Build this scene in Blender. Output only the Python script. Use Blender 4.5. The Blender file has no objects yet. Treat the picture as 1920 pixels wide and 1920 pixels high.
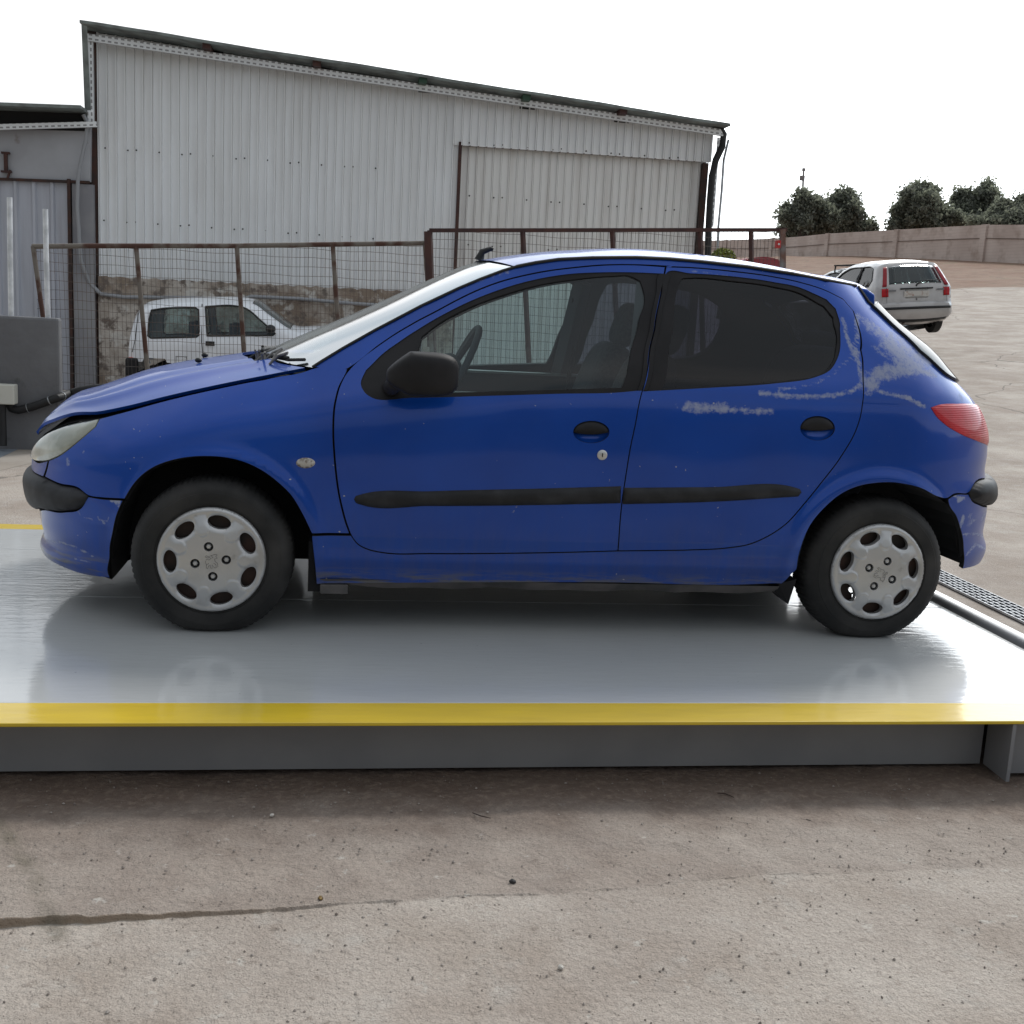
import bpy, bmesh, math, random
import numpy as np
from mathutils import Vector, Matrix
from mathutils.geometry import delaunay_2d_cdt
R = math.radians
random.seed(7)
rng = np.random.default_rng(11)
SC = bpy.context.scene
COL = SC.collection

# ------------------------------------------------------------------ camera
F_, PITCH, ROLL, YAW = 2175.4, .17826, .052577, .153069
HD = .215                      # deck top above the ground
CAM = np.array([0, 0, 1.2034 + HD])
_fw = np.array([np.sin(YAW)*np.cos(PITCH), np.cos(YAW)*np.cos(PITCH), -np.sin(PITCH)])
_r0 = np.array([np.cos(YAW), -np.sin(YAW), 0.]); _u0 = np.cross(_r0, _fw)
_r = np.cos(ROLL)*_r0+np.sin(ROLL)*_u0; _u = -np.sin(ROLL)*_r0+np.cos(ROLL)*_u0
cd = bpy.data.cameras.new('camera'); cam = bpy.data.objects.new('camera', cd); COL.objects.link(cam)
cam.matrix_world = Matrix(((_r[0], _u[0], -_fw[0], CAM[0]), (_r[1], _u[1], -_fw[1], CAM[1]), (_r[2], _u[2], -_fw[2], CAM[2]), (0, 0, 0, 1)))
cd.sensor_width = 36; cd.lens = F_/1920*36; cd.clip_end = 2000; cd.clip_start = .05
SC.camera = cam

# ------------------------------------------------------------------ sky, sun, exposure
SUN_AZ, SUN_EL = R(38), R(46)          # azimuth right of +Y
w = bpy.data.worlds.new('World'); SC.world = w; w.use_nodes = True
nt = w.node_tree; nt.nodes.clear()
def N(nt, t, **k):
    n = nt.nodes.new(t)
    for a, b in k.items(): setattr(n, a, b)
    return n
L = lambda nt, a, b: nt.links.new(a, b)
out = N(nt, 'ShaderNodeOutputWorld'); bg = N(nt, 'ShaderNodeBackground'); bg2 = N(nt, 'ShaderNodeBackground')
sky = N(nt, 'ShaderNodeTexSky', sky_type='NISHITA', sun_disc=False)
sky.sun_elevation = SUN_EL; sky.sun_rotation = SUN_AZ
bg.inputs[1].default_value = .1; L(nt, sky.outputs[0], bg.inputs[0])
tc = N(nt, 'ShaderNodeTexCoord')
mp = N(nt, 'ShaderNodeMapping'); mp.inputs['Scale'].default_value = (1, 1, 3.2); L(nt, tc.outputs['Generated'], mp.inputs[0])
cl = N(nt, 'ShaderNodeTexNoise'); cl.inputs['Scale'].default_value = 1.7; cl.inputs['Detail'].default_value = 7; cl.inputs['Roughness'].default_value = .5; L(nt, mp.outputs[0], cl.inputs[0])
cr = N(nt, 'ShaderNodeValToRGB'); cr.color_ramp.elements[0].position = .40; cr.color_ramp.elements[0].color = (.50, .58, .64, 1)
cr.color_ramp.elements[1].position = .66; cr.color_ramp.elements[1].color = (1, 1.0, 1.0, 1); L(nt, cl.outputs[0], cr.inputs[0])
sd = Vector((math.sin(SUN_AZ)*math.cos(SUN_EL), math.cos(SUN_AZ)*math.cos(SUN_EL), math.sin(SUN_EL)))
dt = N(nt, 'ShaderNodeVectorMath', operation='DOT_PRODUCT'); dt.inputs[1].default_value = Vector((math.sin(SUN_AZ), math.cos(SUN_AZ), .35)).normalized(); L(nt, tc.outputs['Generated'], dt.inputs[0])
g1 = N(nt, 'ShaderNodeMapRange'); g1.inputs[1].default_value = -1; g1.inputs[2].default_value = 1; g1.inputs[3].default_value = .34; g1.inputs[4].default_value = 1.14; L(nt, dt.outputs['Value'], g1.inputs[0])
g2 = N(nt, 'ShaderNodeMapRange'); g2.inputs[1].default_value = .70; g2.inputs[2].default_value = 1; g2.inputs[3].default_value = 0; g2.inputs[4].default_value = 1.6; L(nt, dt.outputs['Value'], g2.inputs[0])
gp = N(nt, 'ShaderNodeMath', operation='POWER'); gp.inputs[1].default_value = 1.6; L(nt, g2.outputs[0], gp.inputs[0])
ga = N(nt, 'ShaderNodeMath', operation='ADD'); L(nt, g1.outputs[0], ga.inputs[0]); L(nt, gp.outputs[0], ga.inputs[1])
L(nt, cr.outputs[0], bg2.inputs[0]); L(nt, ga.outputs[0], bg2.inputs[1])
mx = N(nt, 'ShaderNodeMixShader'); mx.inputs[0].default_value = .9
L(nt, bg.outputs[0], mx.inputs[1]); L(nt, bg2.outputs[0], mx.inputs[2]); L(nt, mx.outputs[0], out.inputs[0])
sl = bpy.data.lights.new('sun', 'SUN'); sl.energy = 1.6; sl.angle = R(13); sl.color = (1, .96, .9)
so = bpy.data.objects.new('sun', sl); COL.objects.link(so); so.rotation_euler = (-sd).to_track_quat('-Z', 'Y').to_euler()
SC.view_settings.view_transform = 'Standard'; SC.view_settings.look = 'None'; SC.view_settings.gamma = 1; SC.view_settings.exposure = .38
SC.render.resolution_x = SC.render.resolution_y = 1024

# ------------------------------------------------------------------ helpers: geometry of the view
def proj(P):
    d = np.asarray(P, float)-CAM; z = d@_fw
    return np.stack([960+F_*(d@_r)/z, 960-F_*(d@_u)/z], -1)
def ray(x, y): return _fw+_r*((x-960)/F_)-_u*((y-960)/F_)
def atY(x, y, Y): d = ray(x, y); return CAM+d*(Y/d[1])
def atZ(x, y, z): d = ray(x, y); return CAM+d*((z-CAM[2])/d[2])
def atX(x, y, X): d = ray(x, y); return CAM+d*(X/d[0])

def smooth(kx, ky):
    kx = np.array(kx, float); ky = np.array(ky, float)
    m = np.zeros(len(kx)); d = np.diff(ky)/np.diff(kx)
    m[1:-1] = (d[:-1]*(kx[2:]-kx[1:-1])+d[1:]*(kx[1:-1]-kx[:-2]))/(kx[2:]-kx[:-2]); m[0] = d[0]; m[-1] = d[-1]
    def f(x):
        x = np.clip(x, kx[0], kx[-1]); i = np.clip(np.searchsorted(kx, x)-1, 0, len(kx)-2)
        h = kx[i+1]-kx[i]; t = (x-kx[i])/h
        return (2*t**3-3*t**2+1)*ky[i]+(t**3-2*t**2+t)*h*m[i]+(-2*t**3+3*t**2)*ky[i+1]+(t**3-t**2)*h*m[i+1]
    return f

# ------------------------------------------------------------------ helpers: objects
def tag(o, label=None, cat=None, group=None, kind=None):
    if label: o['label'] = label
    if cat: o['category'] = cat
    if group: o['group'] = group
    if kind: o['kind'] = kind
    return o
def thing(name, label, cat, loc=(0, 0, 0), rz=0, group=None):
    o = bpy.data.objects.new(name, None); COL.objects.link(o); o.location = loc; o.rotation_euler = (0, 0, rz)
    o.empty_display_size = .1
    return tag(o, label, cat, group)
def mesh(name, V, Fc, mat, parent=None, smooth_=False, normals=None, attr=None):
    me = bpy.data.meshes.new(name); me.from_pydata([tuple(map(float, v)) for v in V], [], [tuple(map(int, f)) for f in Fc]); me.update()
    if mat: me.materials.append(mat)
    if smooth_ or normals is not None: me.polygons.foreach_set('use_smooth', [True]*len(me.polygons))
    if normals is not None: me.normals_split_custom_set_from_vertices([tuple(map(float, n)) for n in normals])
    if attr is not None:
        a = me.attributes.new('fade', 'FLOAT', 'POINT'); a.data.foreach_set('value', [float(x) for x in attr])
    o = bpy.data.objects.new(name, me); COL.objects.link(o); o.parent = parent
    return o
class MB:
    def __init__(s): s.v = []; s.f = []
    def add(s, V, Fc):
        n = len(s.v); s.v += [tuple(map(float, v)) for v in V]; s.f += [tuple(i+n for i in f) for f in Fc]; return s
    def box(s, a, b):
        x0, y0, z0 = a; x1, y1, z1 = b
        return s.add([(x0, y0, z0), (x1, y0, z0), (x1, y1, z0), (x0, y1, z0), (x0, y0, z1), (x1, y0, z1), (x1, y1, z1), (x0, y1, z1)],
                     [(0, 3, 2, 1), (4, 5, 6, 7), (0, 1, 5, 4), (1, 2, 6, 5), (2, 3, 7, 6), (3, 0, 4, 7)])
    def bar(s, p, q, wx, wz, up=(0, 0, 1)):
        p = Vector(p); q = Vector(q); d = (q-p).normalized(); a = d.cross(Vector(up))
        if a.length < 1e-3: a = d.cross(Vector((0, 1, 0)))
        a.normalize(); b = a.cross(d)
        V = [c+a*wx*.5*i+b*wz*.5*j for c in (p, q) for i, j in ((-1, -1), (1, -1), (1, 1), (-1, 1))]
        return s.add(V, [(0, 1, 2, 3), (7, 6, 5, 4), (0, 4, 5, 1), (1, 5, 6, 2), (2, 6, 7, 3), (3, 7, 4, 0)])
    def tube(s, pts, r, n=10, cap=True):
        pts = [Vector(p) for p in pts]; rs = r if hasattr(r, '__len__') else [r]*len(pts)
        V = []; Fc = []; ref = Vector((.13, .31, .95))
        for i, p in enumerate(pts):
            d = (pts[min(i+1, len(pts)-1)]-pts[max(i-1, 0)]).normalized()
            a = d.cross(ref)
            if a.length < .1: a = d.cross(Vector((1, 0, 0)))
            a.normalize(); b = d.cross(a)
            V += [p+(a*math.cos(2*math.pi*k/n)+b*math.sin(2*math.pi*k/n))*rs[i] for k in range(n)]
        for i in range(len(pts)-1):
            for k in range(n):
                Fc.append((i*n+k, i*n+(k+1) % n, (i+1)*n+(k+1) % n, (i+1)*n+k))
        if cap: Fc.append(tuple(range(n))[::-1]); Fc.append(tuple((len(pts)-1)*n+k for k in range(n)))
        return s.add(V, Fc)
    def lathe(s, prof, n=64, axis='y', c=(0, 0, 0)):      # prof: (radius, along)
        V = []; Fc = []
        for r_, h in prof:
            for k in range(n):
                t = 2*math.pi*k/n; V.append((c[0]+r_*math.cos(t), c[1]+h, c[2]+r_*math.sin(t)) if axis == 'y' else (c[0]+r_*math.cos(t), c[1]+r_*math.sin(t), c[2]+h))
        for i in range(len(prof)-1):
            for k in range(n):
                Fc.append((i*n+k, (i+1)*n+k, (i+1)*n+(k+1) % n, i*n+(k+1) % n))
        return s.add(V, Fc)
    def ell(s, c, r, n=16, m=10):
        V = [(c[0]+r[0]*math.sin(math.pi*i/m)*math.cos(2*math.pi*k/n), c[1]+r[1]*math.sin(math.pi*i/m)*math.sin(2*math.pi*k/n), c[2]+r[2]*math.cos(math.pi*i/m)) for i in range(m+1) for k in range(n)]
        return s.add(V, [(i*n+k, (i+1)*n+k, (i+1)*n+(k+1) % n, i*n+(k+1) % n) for i in range(m) for k in range(n)])
    def build(s, name, mat, parent=None, smooth_=False, bevel=0, angle=None):
        o = mesh(name, s.v, s.f, mat, parent, smooth_)
        if smooth_:
            try: o.data.set_sharp_from_angle(angle=R(angle or 40))
            except Exception: pass
        if bevel:
            b = o.modifiers.new('bevel', 'BEVEL'); b.width = bevel; b.segments = 2; b.limit_method = 'ANGLE'
        return o

# ------------------------------------------------------------------ materials
def mat(name, c=(.5, .5, .5), rough=.6, metal=0, coat=0, coat_r=.05, spec=.5, c2=None, scale=5, detail=6, lo=.4, hi=.6, stretch=(1, 1, 1),
        bump=0, bscale=40, bdist=.01, extra=None, rough2=None, c3=None, s3=20, lo3=.6, hi3=.7, emis=None):
    m = bpy.data.materials.new(name); m.use_nodes = True; t = m.node_tree; b = t.nodes['Principled BSDF']
    b.inputs['Roughness'].default_value = rough; b.inputs['Metallic'].default_value = metal
    b.inputs['Coat Weight'].default_value = coat; b.inputs['Coat Roughness'].default_value = coat_r
    b.inputs['Specular IOR Level'].default_value = spec; b.inputs['Base Color'].default_value = (*c, 1)
    tc = N(t, 'ShaderNodeTexCoord'); mp = N(t, 'ShaderNodeMapping'); mp.inputs['Scale'].default_value = stretch; L(t, tc.outputs['Object'], mp.inputs[0])
    col = None
    def noise(sc, d, a, z):
        n = N(t, 'ShaderNodeTexNoise'); n.inputs['Scale'].default_value = sc; n.inputs['Detail'].default_value = d; L(t, mp.outputs[0], n.inputs[0])
        r = N(t, 'ShaderNodeMapRange'); r.inputs[1].default_value = a; r.inputs[2].default_value = z; L(t, n.outputs[0], r.inputs[0]); return r.outputs[0]
    if c2:
        f = noise(scale, detail, lo, hi); x = N(t, 'ShaderNodeMix', data_type='RGBA'); L(t, f, x.inputs[0]); x.inputs[6].default_value = (*c, 1); x.inputs[7].default_value = (*c2, 1); col = x.outputs[2]
        if rough2 is not None:
            q = N(t, 'ShaderNodeMapRange'); q.inputs[3].default_value = rough; q.inputs[4].default_value = rough2; L(t, f, q.inputs[0]); L(t, q.outputs[0], b.inputs['Roughness'])
    if c3:
        f = noise(s3, 8, lo3, hi3); x = N(t, 'ShaderNodeMix', data_type='RGBA'); L(t, f, x.inputs[0])
        if col: L(t, col, x.inputs[6])
        else: x.inputs[6].default_value = (*c, 1)
        x.inputs[7].default_value = (*c3, 1); col = x.outputs[2]
    if extra: col = extra(t, tc, mp, col, b) or col
    if col: L(t, col, b.inputs['Base Color'])
    if bump:
        n = N(t, 'ShaderNodeTexNoise'); n.inputs['Scale'].default_value = bscale; n.inputs['Detail'].default_value = 8; L(t, mp.outputs[0], n.inputs[0])
        bp = N(t, 'ShaderNodeBump'); bp.inputs['Strength'].default_value = bump; bp.inputs['Distance'].default_value = bdist; L(t, n.outputs[0], bp.inputs['Height']); L(t, bp.outputs[0], b.inputs['Normal'])
    return m
def nmath(t, op, a, b_=None, clamp=False):
    n = N(t, 'ShaderNodeMath', operation=op); n.use_clamp = clamp
    for i, v in enumerate((a, b_)):
        if v is None: continue
        if isinstance(v, (int, float)): n.inputs[i].default_value = v
        else: L(t, v, n.inputs[i])
    return n.outputs[0]
def nmix(t, f, a, b_):
    x = N(t, 'ShaderNodeMix', data_type='RGBA')
    for i, v in ((0, f), (6, a), (7, b_)):
        if isinstance(v, tuple): x.inputs[i].default_value = (*v, 1)
        elif isinstance(v, (int, float)): x.inputs[i].default_value = v
        else: L(t, v, x.inputs[i])
    return x.outputs[2]
def nnoise(t, vec, sc, d=6, a=.4, z=.6, rough=.5):
    n = N(t, 'ShaderNodeTexNoise'); n.inputs['Scale'].default_value = sc; n.inputs['Detail'].default_value = d; n.inputs['Roughness'].default_value = rough; L(t, vec, n.inputs[0])
    r = N(t, 'ShaderNodeMapRange'); r.inputs[1].default_value = a; r.inputs[2].default_value = z; L(t, n.outputs[0], r.inputs[0]); return r.outputs[0]
def glass(name, tint, rough=.0, alpha=.0, gcol=(.5, .5, .5), k=1.0):
    m = bpy.data.materials.new(name); m.use_nodes = True; t = m.node_tree; t.nodes.clear()
    o = N(t, 'ShaderNodeOutputMaterial'); tr = N(t, 'ShaderNodeBsdfTransparent'); tr.inputs[0].default_value = (*tint, 1)
    gl = N(t, 'ShaderNodeBsdfGlossy'); gl.inputs['Roughness'].default_value = rough; gl.inputs[0].default_value = (1, 1, 1, 1)
    df = N(t, 'ShaderNodeBsdfDiffuse'); df.inputs[0].default_value = (*gcol, 1)
    m1 = N(t, 'ShaderNodeMixShader'); m1.inputs[0].default_value = alpha; L(t, tr.outputs[0], m1.inputs[1]); L(t, df.outputs[0], m1.inputs[2])
    fr = N(t, 'ShaderNodeFresnel'); fr.inputs[0].default_value = 1.5
    kk = nmath(t, 'MULTIPLY', fr.outputs[0], k, True)
    m2 = N(t, 'ShaderNodeMixShader'); L(t, kk, m2.inputs[0]); L(t, m1.outputs[0], m2.inputs[1]); L(t, gl.outputs[0], m2.inputs[2]); L(t, m2.outputs[0], o.inputs[0])
    return m
M = {}
def paint_extra(t, tc, mp, col, b):
    sp = N(t, 'ShaderNodeSeparateXYZ'); L(t, tc.outputs['Object'], sp.inputs[0])
    base = nmix(t, nnoise(t, tc.outputs['Object'], 2.2, 5, .35, .65), (.0009, .046, .300), (.0013, .058, .365))
    # road dust low down
    lowz = N(t, 'ShaderNodeMapRange'); lowz.inputs[1].default_value = .50; lowz.inputs[2].default_value = .17; L(t, sp.outputs[2], lowz.inputs[0])
    m2 = N(t, 'ShaderNodeMapping'); m2.inputs['Scale'].default_value = (9, 3, 1.6); L(t, tc.outputs['Object'], m2.inputs[0])
    dn = nnoise(t, m2.outputs[0], 3, 8, .25, .9, .65)
    dust = nmath(t, 'MULTIPLY', nmath(t, 'MULTIPLY', lowz.outputs[0], dn), .62, True)
    base = nmix(t, dust, base, (.10, .10, .11))
    # heavy grime along the sill
    gz = N(t, 'ShaderNodeMapRange'); gz.inputs[1].default_value = .245; gz.inputs[2].default_value = .19; L(t, sp.outputs[2], gz.inputs[0])
    m3 = N(t, 'ShaderNodeMapping'); m3.inputs['Scale'].default_value = (3, 1, 26); L(t, tc.outputs['Object'], m3.inputs[0])
    gn = nnoise(t, m3.outputs[0], 2.2, 8, .46, .6, .6)
    base = nmix(t, nmath(t, 'MULTIPLY', gz.outputs[0], gn, True), base, (.13, .125, .12))
    # fine chips
    ch = nnoise(t, tc.outputs['Object'], 55, 3, .745, .76)
    base = nmix(t, ch, base, (.35, .36, .38))
    # perished lacquer
    at = N(t, 'ShaderNodeAttribute', attribute_name='fade')
    fn = nnoise(t, tc.outputs['Object'], 40, 9, .22, .78, .78)
    f = nmath(t, 'SUBTRACT', nmath(t, 'ADD', at.outputs['Fac'], nmath(t, 'MULTIPLY', fn, .72)), .84)
    fm = N(t, 'ShaderNodeMapRange'); fm.inputs[1].default_value = -.02; fm.inputs[2].default_value = .26; L(t, f, fm.inputs[0])
    g_ = nmath(t, 'MULTIPLY', fm.outputs[0], .85, True)
    base = nmix(t, g_, base, (.36, .39, .50))
    cw = N(t, 'ShaderNodeMath', operation='MULTIPLY'); cw.inputs[1].default_value = .62
    L(t, nmath(t, 'SUBTRACT', 1.0, nmath(t, 'MAXIMUM', fm.outputs[0], nmath(t, 'MULTIPLY', dust, 1.5, True)), True), cw.inputs[0]); L(t, cw.outputs[0], b.inputs['Coat Weight'])
    rr = N(t, 'ShaderNodeMapRange'); rr.inputs[3].default_value = .38; rr.inputs[4].default_value = .75; L(t, fm.outputs[0], rr.inputs[0]); L(t, rr.outputs[0], b.inputs['Roughness'])
    # dents
    n = N(t, 'ShaderNodeTexNoise'); n.inputs['Scale'].default_value = 1.8; n.inputs['Detail'].default_value = 1; L(t, tc.outputs['Object'], n.inputs[0])
    n2 = N(t, 'ShaderNodeTexNoise'); n2.inputs['Scale'].default_value = 240; L(t, tc.outputs['Object'], n2.inputs[0])
    bp = N(t, 'ShaderNodeBump'); bp.inputs['Strength'].default_value = .35; bp.inputs['Distance'].default_value = .02; L(t, n.outputs[0], bp.inputs['Height'])
    bp2 = N(t, 'ShaderNodeBump'); bp2.inputs['Strength'].default_value = .05; bp2.inputs['Distance'].default_value = .001; L(t, n2.outputs[0], bp2.inputs['Height']); L(t, bp.outputs[0], bp2.inputs['Normal'])
    L(t, bp2.outputs[0], b.inputs['Normal']); L(t, bp2.outputs[0], b.inputs['Coat Normal'])
    return base
M['blue'] = mat('blue car paint', rough=.46, metal=.38, coat=1, coat_r=.06, spec=.25, extra=paint_extra)
M['blue'].node_tree.nodes['Principled BSDF'].inputs['Coat Roughness'].default_value = .07
M['trim'] = mat('black plastic', (.010, .0095, .011), .62, spec=.28, c2=(.016, .015, .017), scale=8, bump=.15, bscale=500, bdist=.001)
M['rubberstrip'] = mat('weathered rubber', (.014, .014, .016), .55, spec=.3, c2=(.032, .033, .037), scale=14, lo=.45, hi=.75, bump=.2, bscale=300, bdist=.001)
M['seal'] = mat('black seal', (.008, .008, .009), .6)
M['dark'] = mat('dark inner metal', (.008, .008, .009), .85)
M['cloth'] = mat('dark seat cloth', (.03, .033, .042), .9, c2=(.045, .05, .06), scale=60, bump=.2, bscale=300, bdist=.002)
M['inner'] = mat('grey interior plastic', (.035, .042, .05), .7)
M['liner'] = mat('grey headliner', (.10, .11, .12), .9)
M['tyre'] = mat('tyre rubber', (.012, .012, .0125), .66, spec=.36, c2=(.038, .036, .035), scale=7, lo=.4, hi=.75, bump=.3, bscale=120, bdist=.002)
M['hub'] = mat('silver wheel trim', (.47, .47, .475), .34, metal=.6, c2=(.36, .35, .34), scale=9, lo=.5, hi=.8, c3=(.16, .14, .12), s3=18, lo3=.66, hi3=.8, rough2=.5, bump=.05, bscale=300, bdist=.001)
M['rim'] = mat('rusty steel rim', (.018, .013, .011), .7, c2=(.045, .020, .014), scale=14)
M['chrome'] = mat('dull metal', (.55, .55, .55), .35, metal=.8)
M['glass'] = glass('side glass', (.72, .84, .84), .0, .05, (.20, .24, .28), .95)
M['tint'] = glass('tinted glass', (.20, .21, .27), .03, .10, (.014, .013, .022), .75)
M['shield'] = glass('windscreen glass', (.60, .70, .66), .08, .30, (.13, .155, .145), .70)
M['lamp_lens'] = mat('hazed headlamp lens', (.27, .28, .23), .28, coat=1, coat_r=.08, c2=(.52, .54, .49), scale=7, lo=.40, hi=.62, c3=(.16, .16, .12), s3=11, lo3=.6, hi3=.8)
def ribs_extra(t, tc, mp, col, b):
    sp = N(t, 'ShaderNodeSeparateXYZ'); L(t, tc.outputs['Object'], sp.inputs[0])
    s = nmath(t, 'SINE', nmath(t, 'MULTIPLY', sp.outputs[2], 760))
    bp = N(t, 'ShaderNodeBump'); bp.inputs['Strength'].default_value = .35; bp.inputs['Distance'].default_value = .002; L(t, s, bp.inputs['Height']); L(t, bp.outputs[0], b.inputs['Normal'])
    return nmix(t, nnoise(t, tc.outputs['Object'], 14, 4, .3, .7), (.58, .004, .018), (.42, .003, .013))
M['tail'] = mat('red lamp lens', (.5, .01, .02), .35, coat=.5, coat_r=.08, spec=.3, extra=ribs_extra)
M['indicator'] = mat('dirty indicator lens', (.45, .42, .38), .3, coat=.6, c2=(.16, .12, .09), scale=90, lo=.45, hi=.6)

# deck paint
def deck_extra(t, tc, mp, col, b):
    sp = N(t, 'ShaderNodeSeparateXYZ'); L(t, tc.outputs['Object'], sp.inputs[0])
    base = nmix(t, nnoise(t, tc.outputs['Object'], 1.3, 6, .3, .7), (.45, .46, .465), (.51, .52, .52))
    # rusty scuffs
    m2 = N(t, 'ShaderNodeMapping'); m2.inputs['Scale'].default_value = (1, 4, 1); L(t, tc.outputs['Object'], m2.inputs[0])
    base = nmix(t, nmath(t, 'MULTIPLY', nnoise(t, m2.outputs[0], 2.3, 9, .66, .78, .7), .30, True), base, (.30, .22, .15))
    base = nmix(t, nmath(t, 'MULTIPLY', nnoise(t, tc.outputs['Object'], 60, 3, .75, .77), .7, True), base, (.05, .05, .05))
    # brushed paint ripples and plate waviness
    m3 = N(t, 'ShaderNodeMapping'); m3.inputs['Scale'].default_value = (7, 26, 1); L(t, tc.outputs['Object'], m3.inputs[0])
    n = N(t, 'ShaderNodeTexNoise'); n.inputs['Scale'].default_value = 1.6; n.inputs['Detail'].default_value = 5; L(t, m3.outputs[0], n.inputs[0])
    m4 = N(t, 'ShaderNodeMapping'); m4.inputs['Scale'].default_value = (.12, 2.6, 1); L(t, tc.outputs['Object'], m4.inputs[0])
    n4 = N(t, 'ShaderNodeTexNoise'); n4.inputs['Scale'].default_value = 1.2; n4.inputs['Detail'].default_value = 3; L(t, m4.outputs[0], n4.inputs[0])
    bp4 = N(t, 'ShaderNodeBump'); bp4.inputs['Strength'].default_value = .12; bp4.inputs['Distance'].default_value = .012; L(t, n4.outputs[0], bp4.inputs['Height'])
    bp = N(t, 'ShaderNodeBump'); bp.inputs['Strength'].default_value = .22; bp.inputs['Distance'].default_value = .004; L(t, n.outputs[0], bp.inputs['Height']); L(t, bp4.outputs[0], bp.inputs['Normal'])
    L(t, bp.outputs[0], b.inputs['Normal']); L(t, bp.outputs[0], b.inputs['Coat Normal'])
    rr = N(t, 'ShaderNodeMapRange'); rr.inputs[3].default_value = .045; rr.inputs[4].default_value = .11; L(t, nnoise(t, m3.outputs[0], .5, 4, .3, .7), rr.inputs[0]); L(t, rr.outputs[0], b.inputs['Coat Roughness'])
    return base
M['deck'] = mat('grey deck paint', rough=.45, coat=1, extra=deck_extra); M['deck'].node_tree.nodes['Principled BSDF'].inputs['Coat IOR'].default_value = 1.65
M['beam'] = mat('grey beam paint', (.24, .242, .252), .5, coat=.3, coat_r=.3, c2=(.205, .208, .22), scale=3, bump=.1, bscale=60, bdist=.002)
def yel_extra(t, tc, mp, col, b):
    m3 = N(t, 'ShaderNodeMapping'); m3.inputs['Scale'].default_value = (7, 26, 1); L(t, tc.outputs['Object'], m3.inputs[0])
    n = N(t, 'ShaderNodeTexNoise'); n.inputs['Scale'].default_value = 1.6; n.inputs['Detail'].default_value = 5; L(t, m3.outputs[0], n.inputs[0])
    bp = N(t, 'ShaderNodeBump'); bp.inputs['Strength'].default_value = .25; bp.inputs['Distance'].default_value = .004; L(t, n.outputs[0], bp.inputs['Height'])
    L(t, bp.outputs[0], b.inputs['Normal']); L(t, bp.outputs[0], b.inputs['Coat Normal'])
    return nmix(t, nnoise(t, m3.outputs[0], .6, 6, .3, .7), (.65, .455, .003), (.58, .40, .006))
M['yellow'] = mat('yellow edge paint', rough=.5, coat=.8, coat_r=.10, extra=yel_extra)

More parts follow.
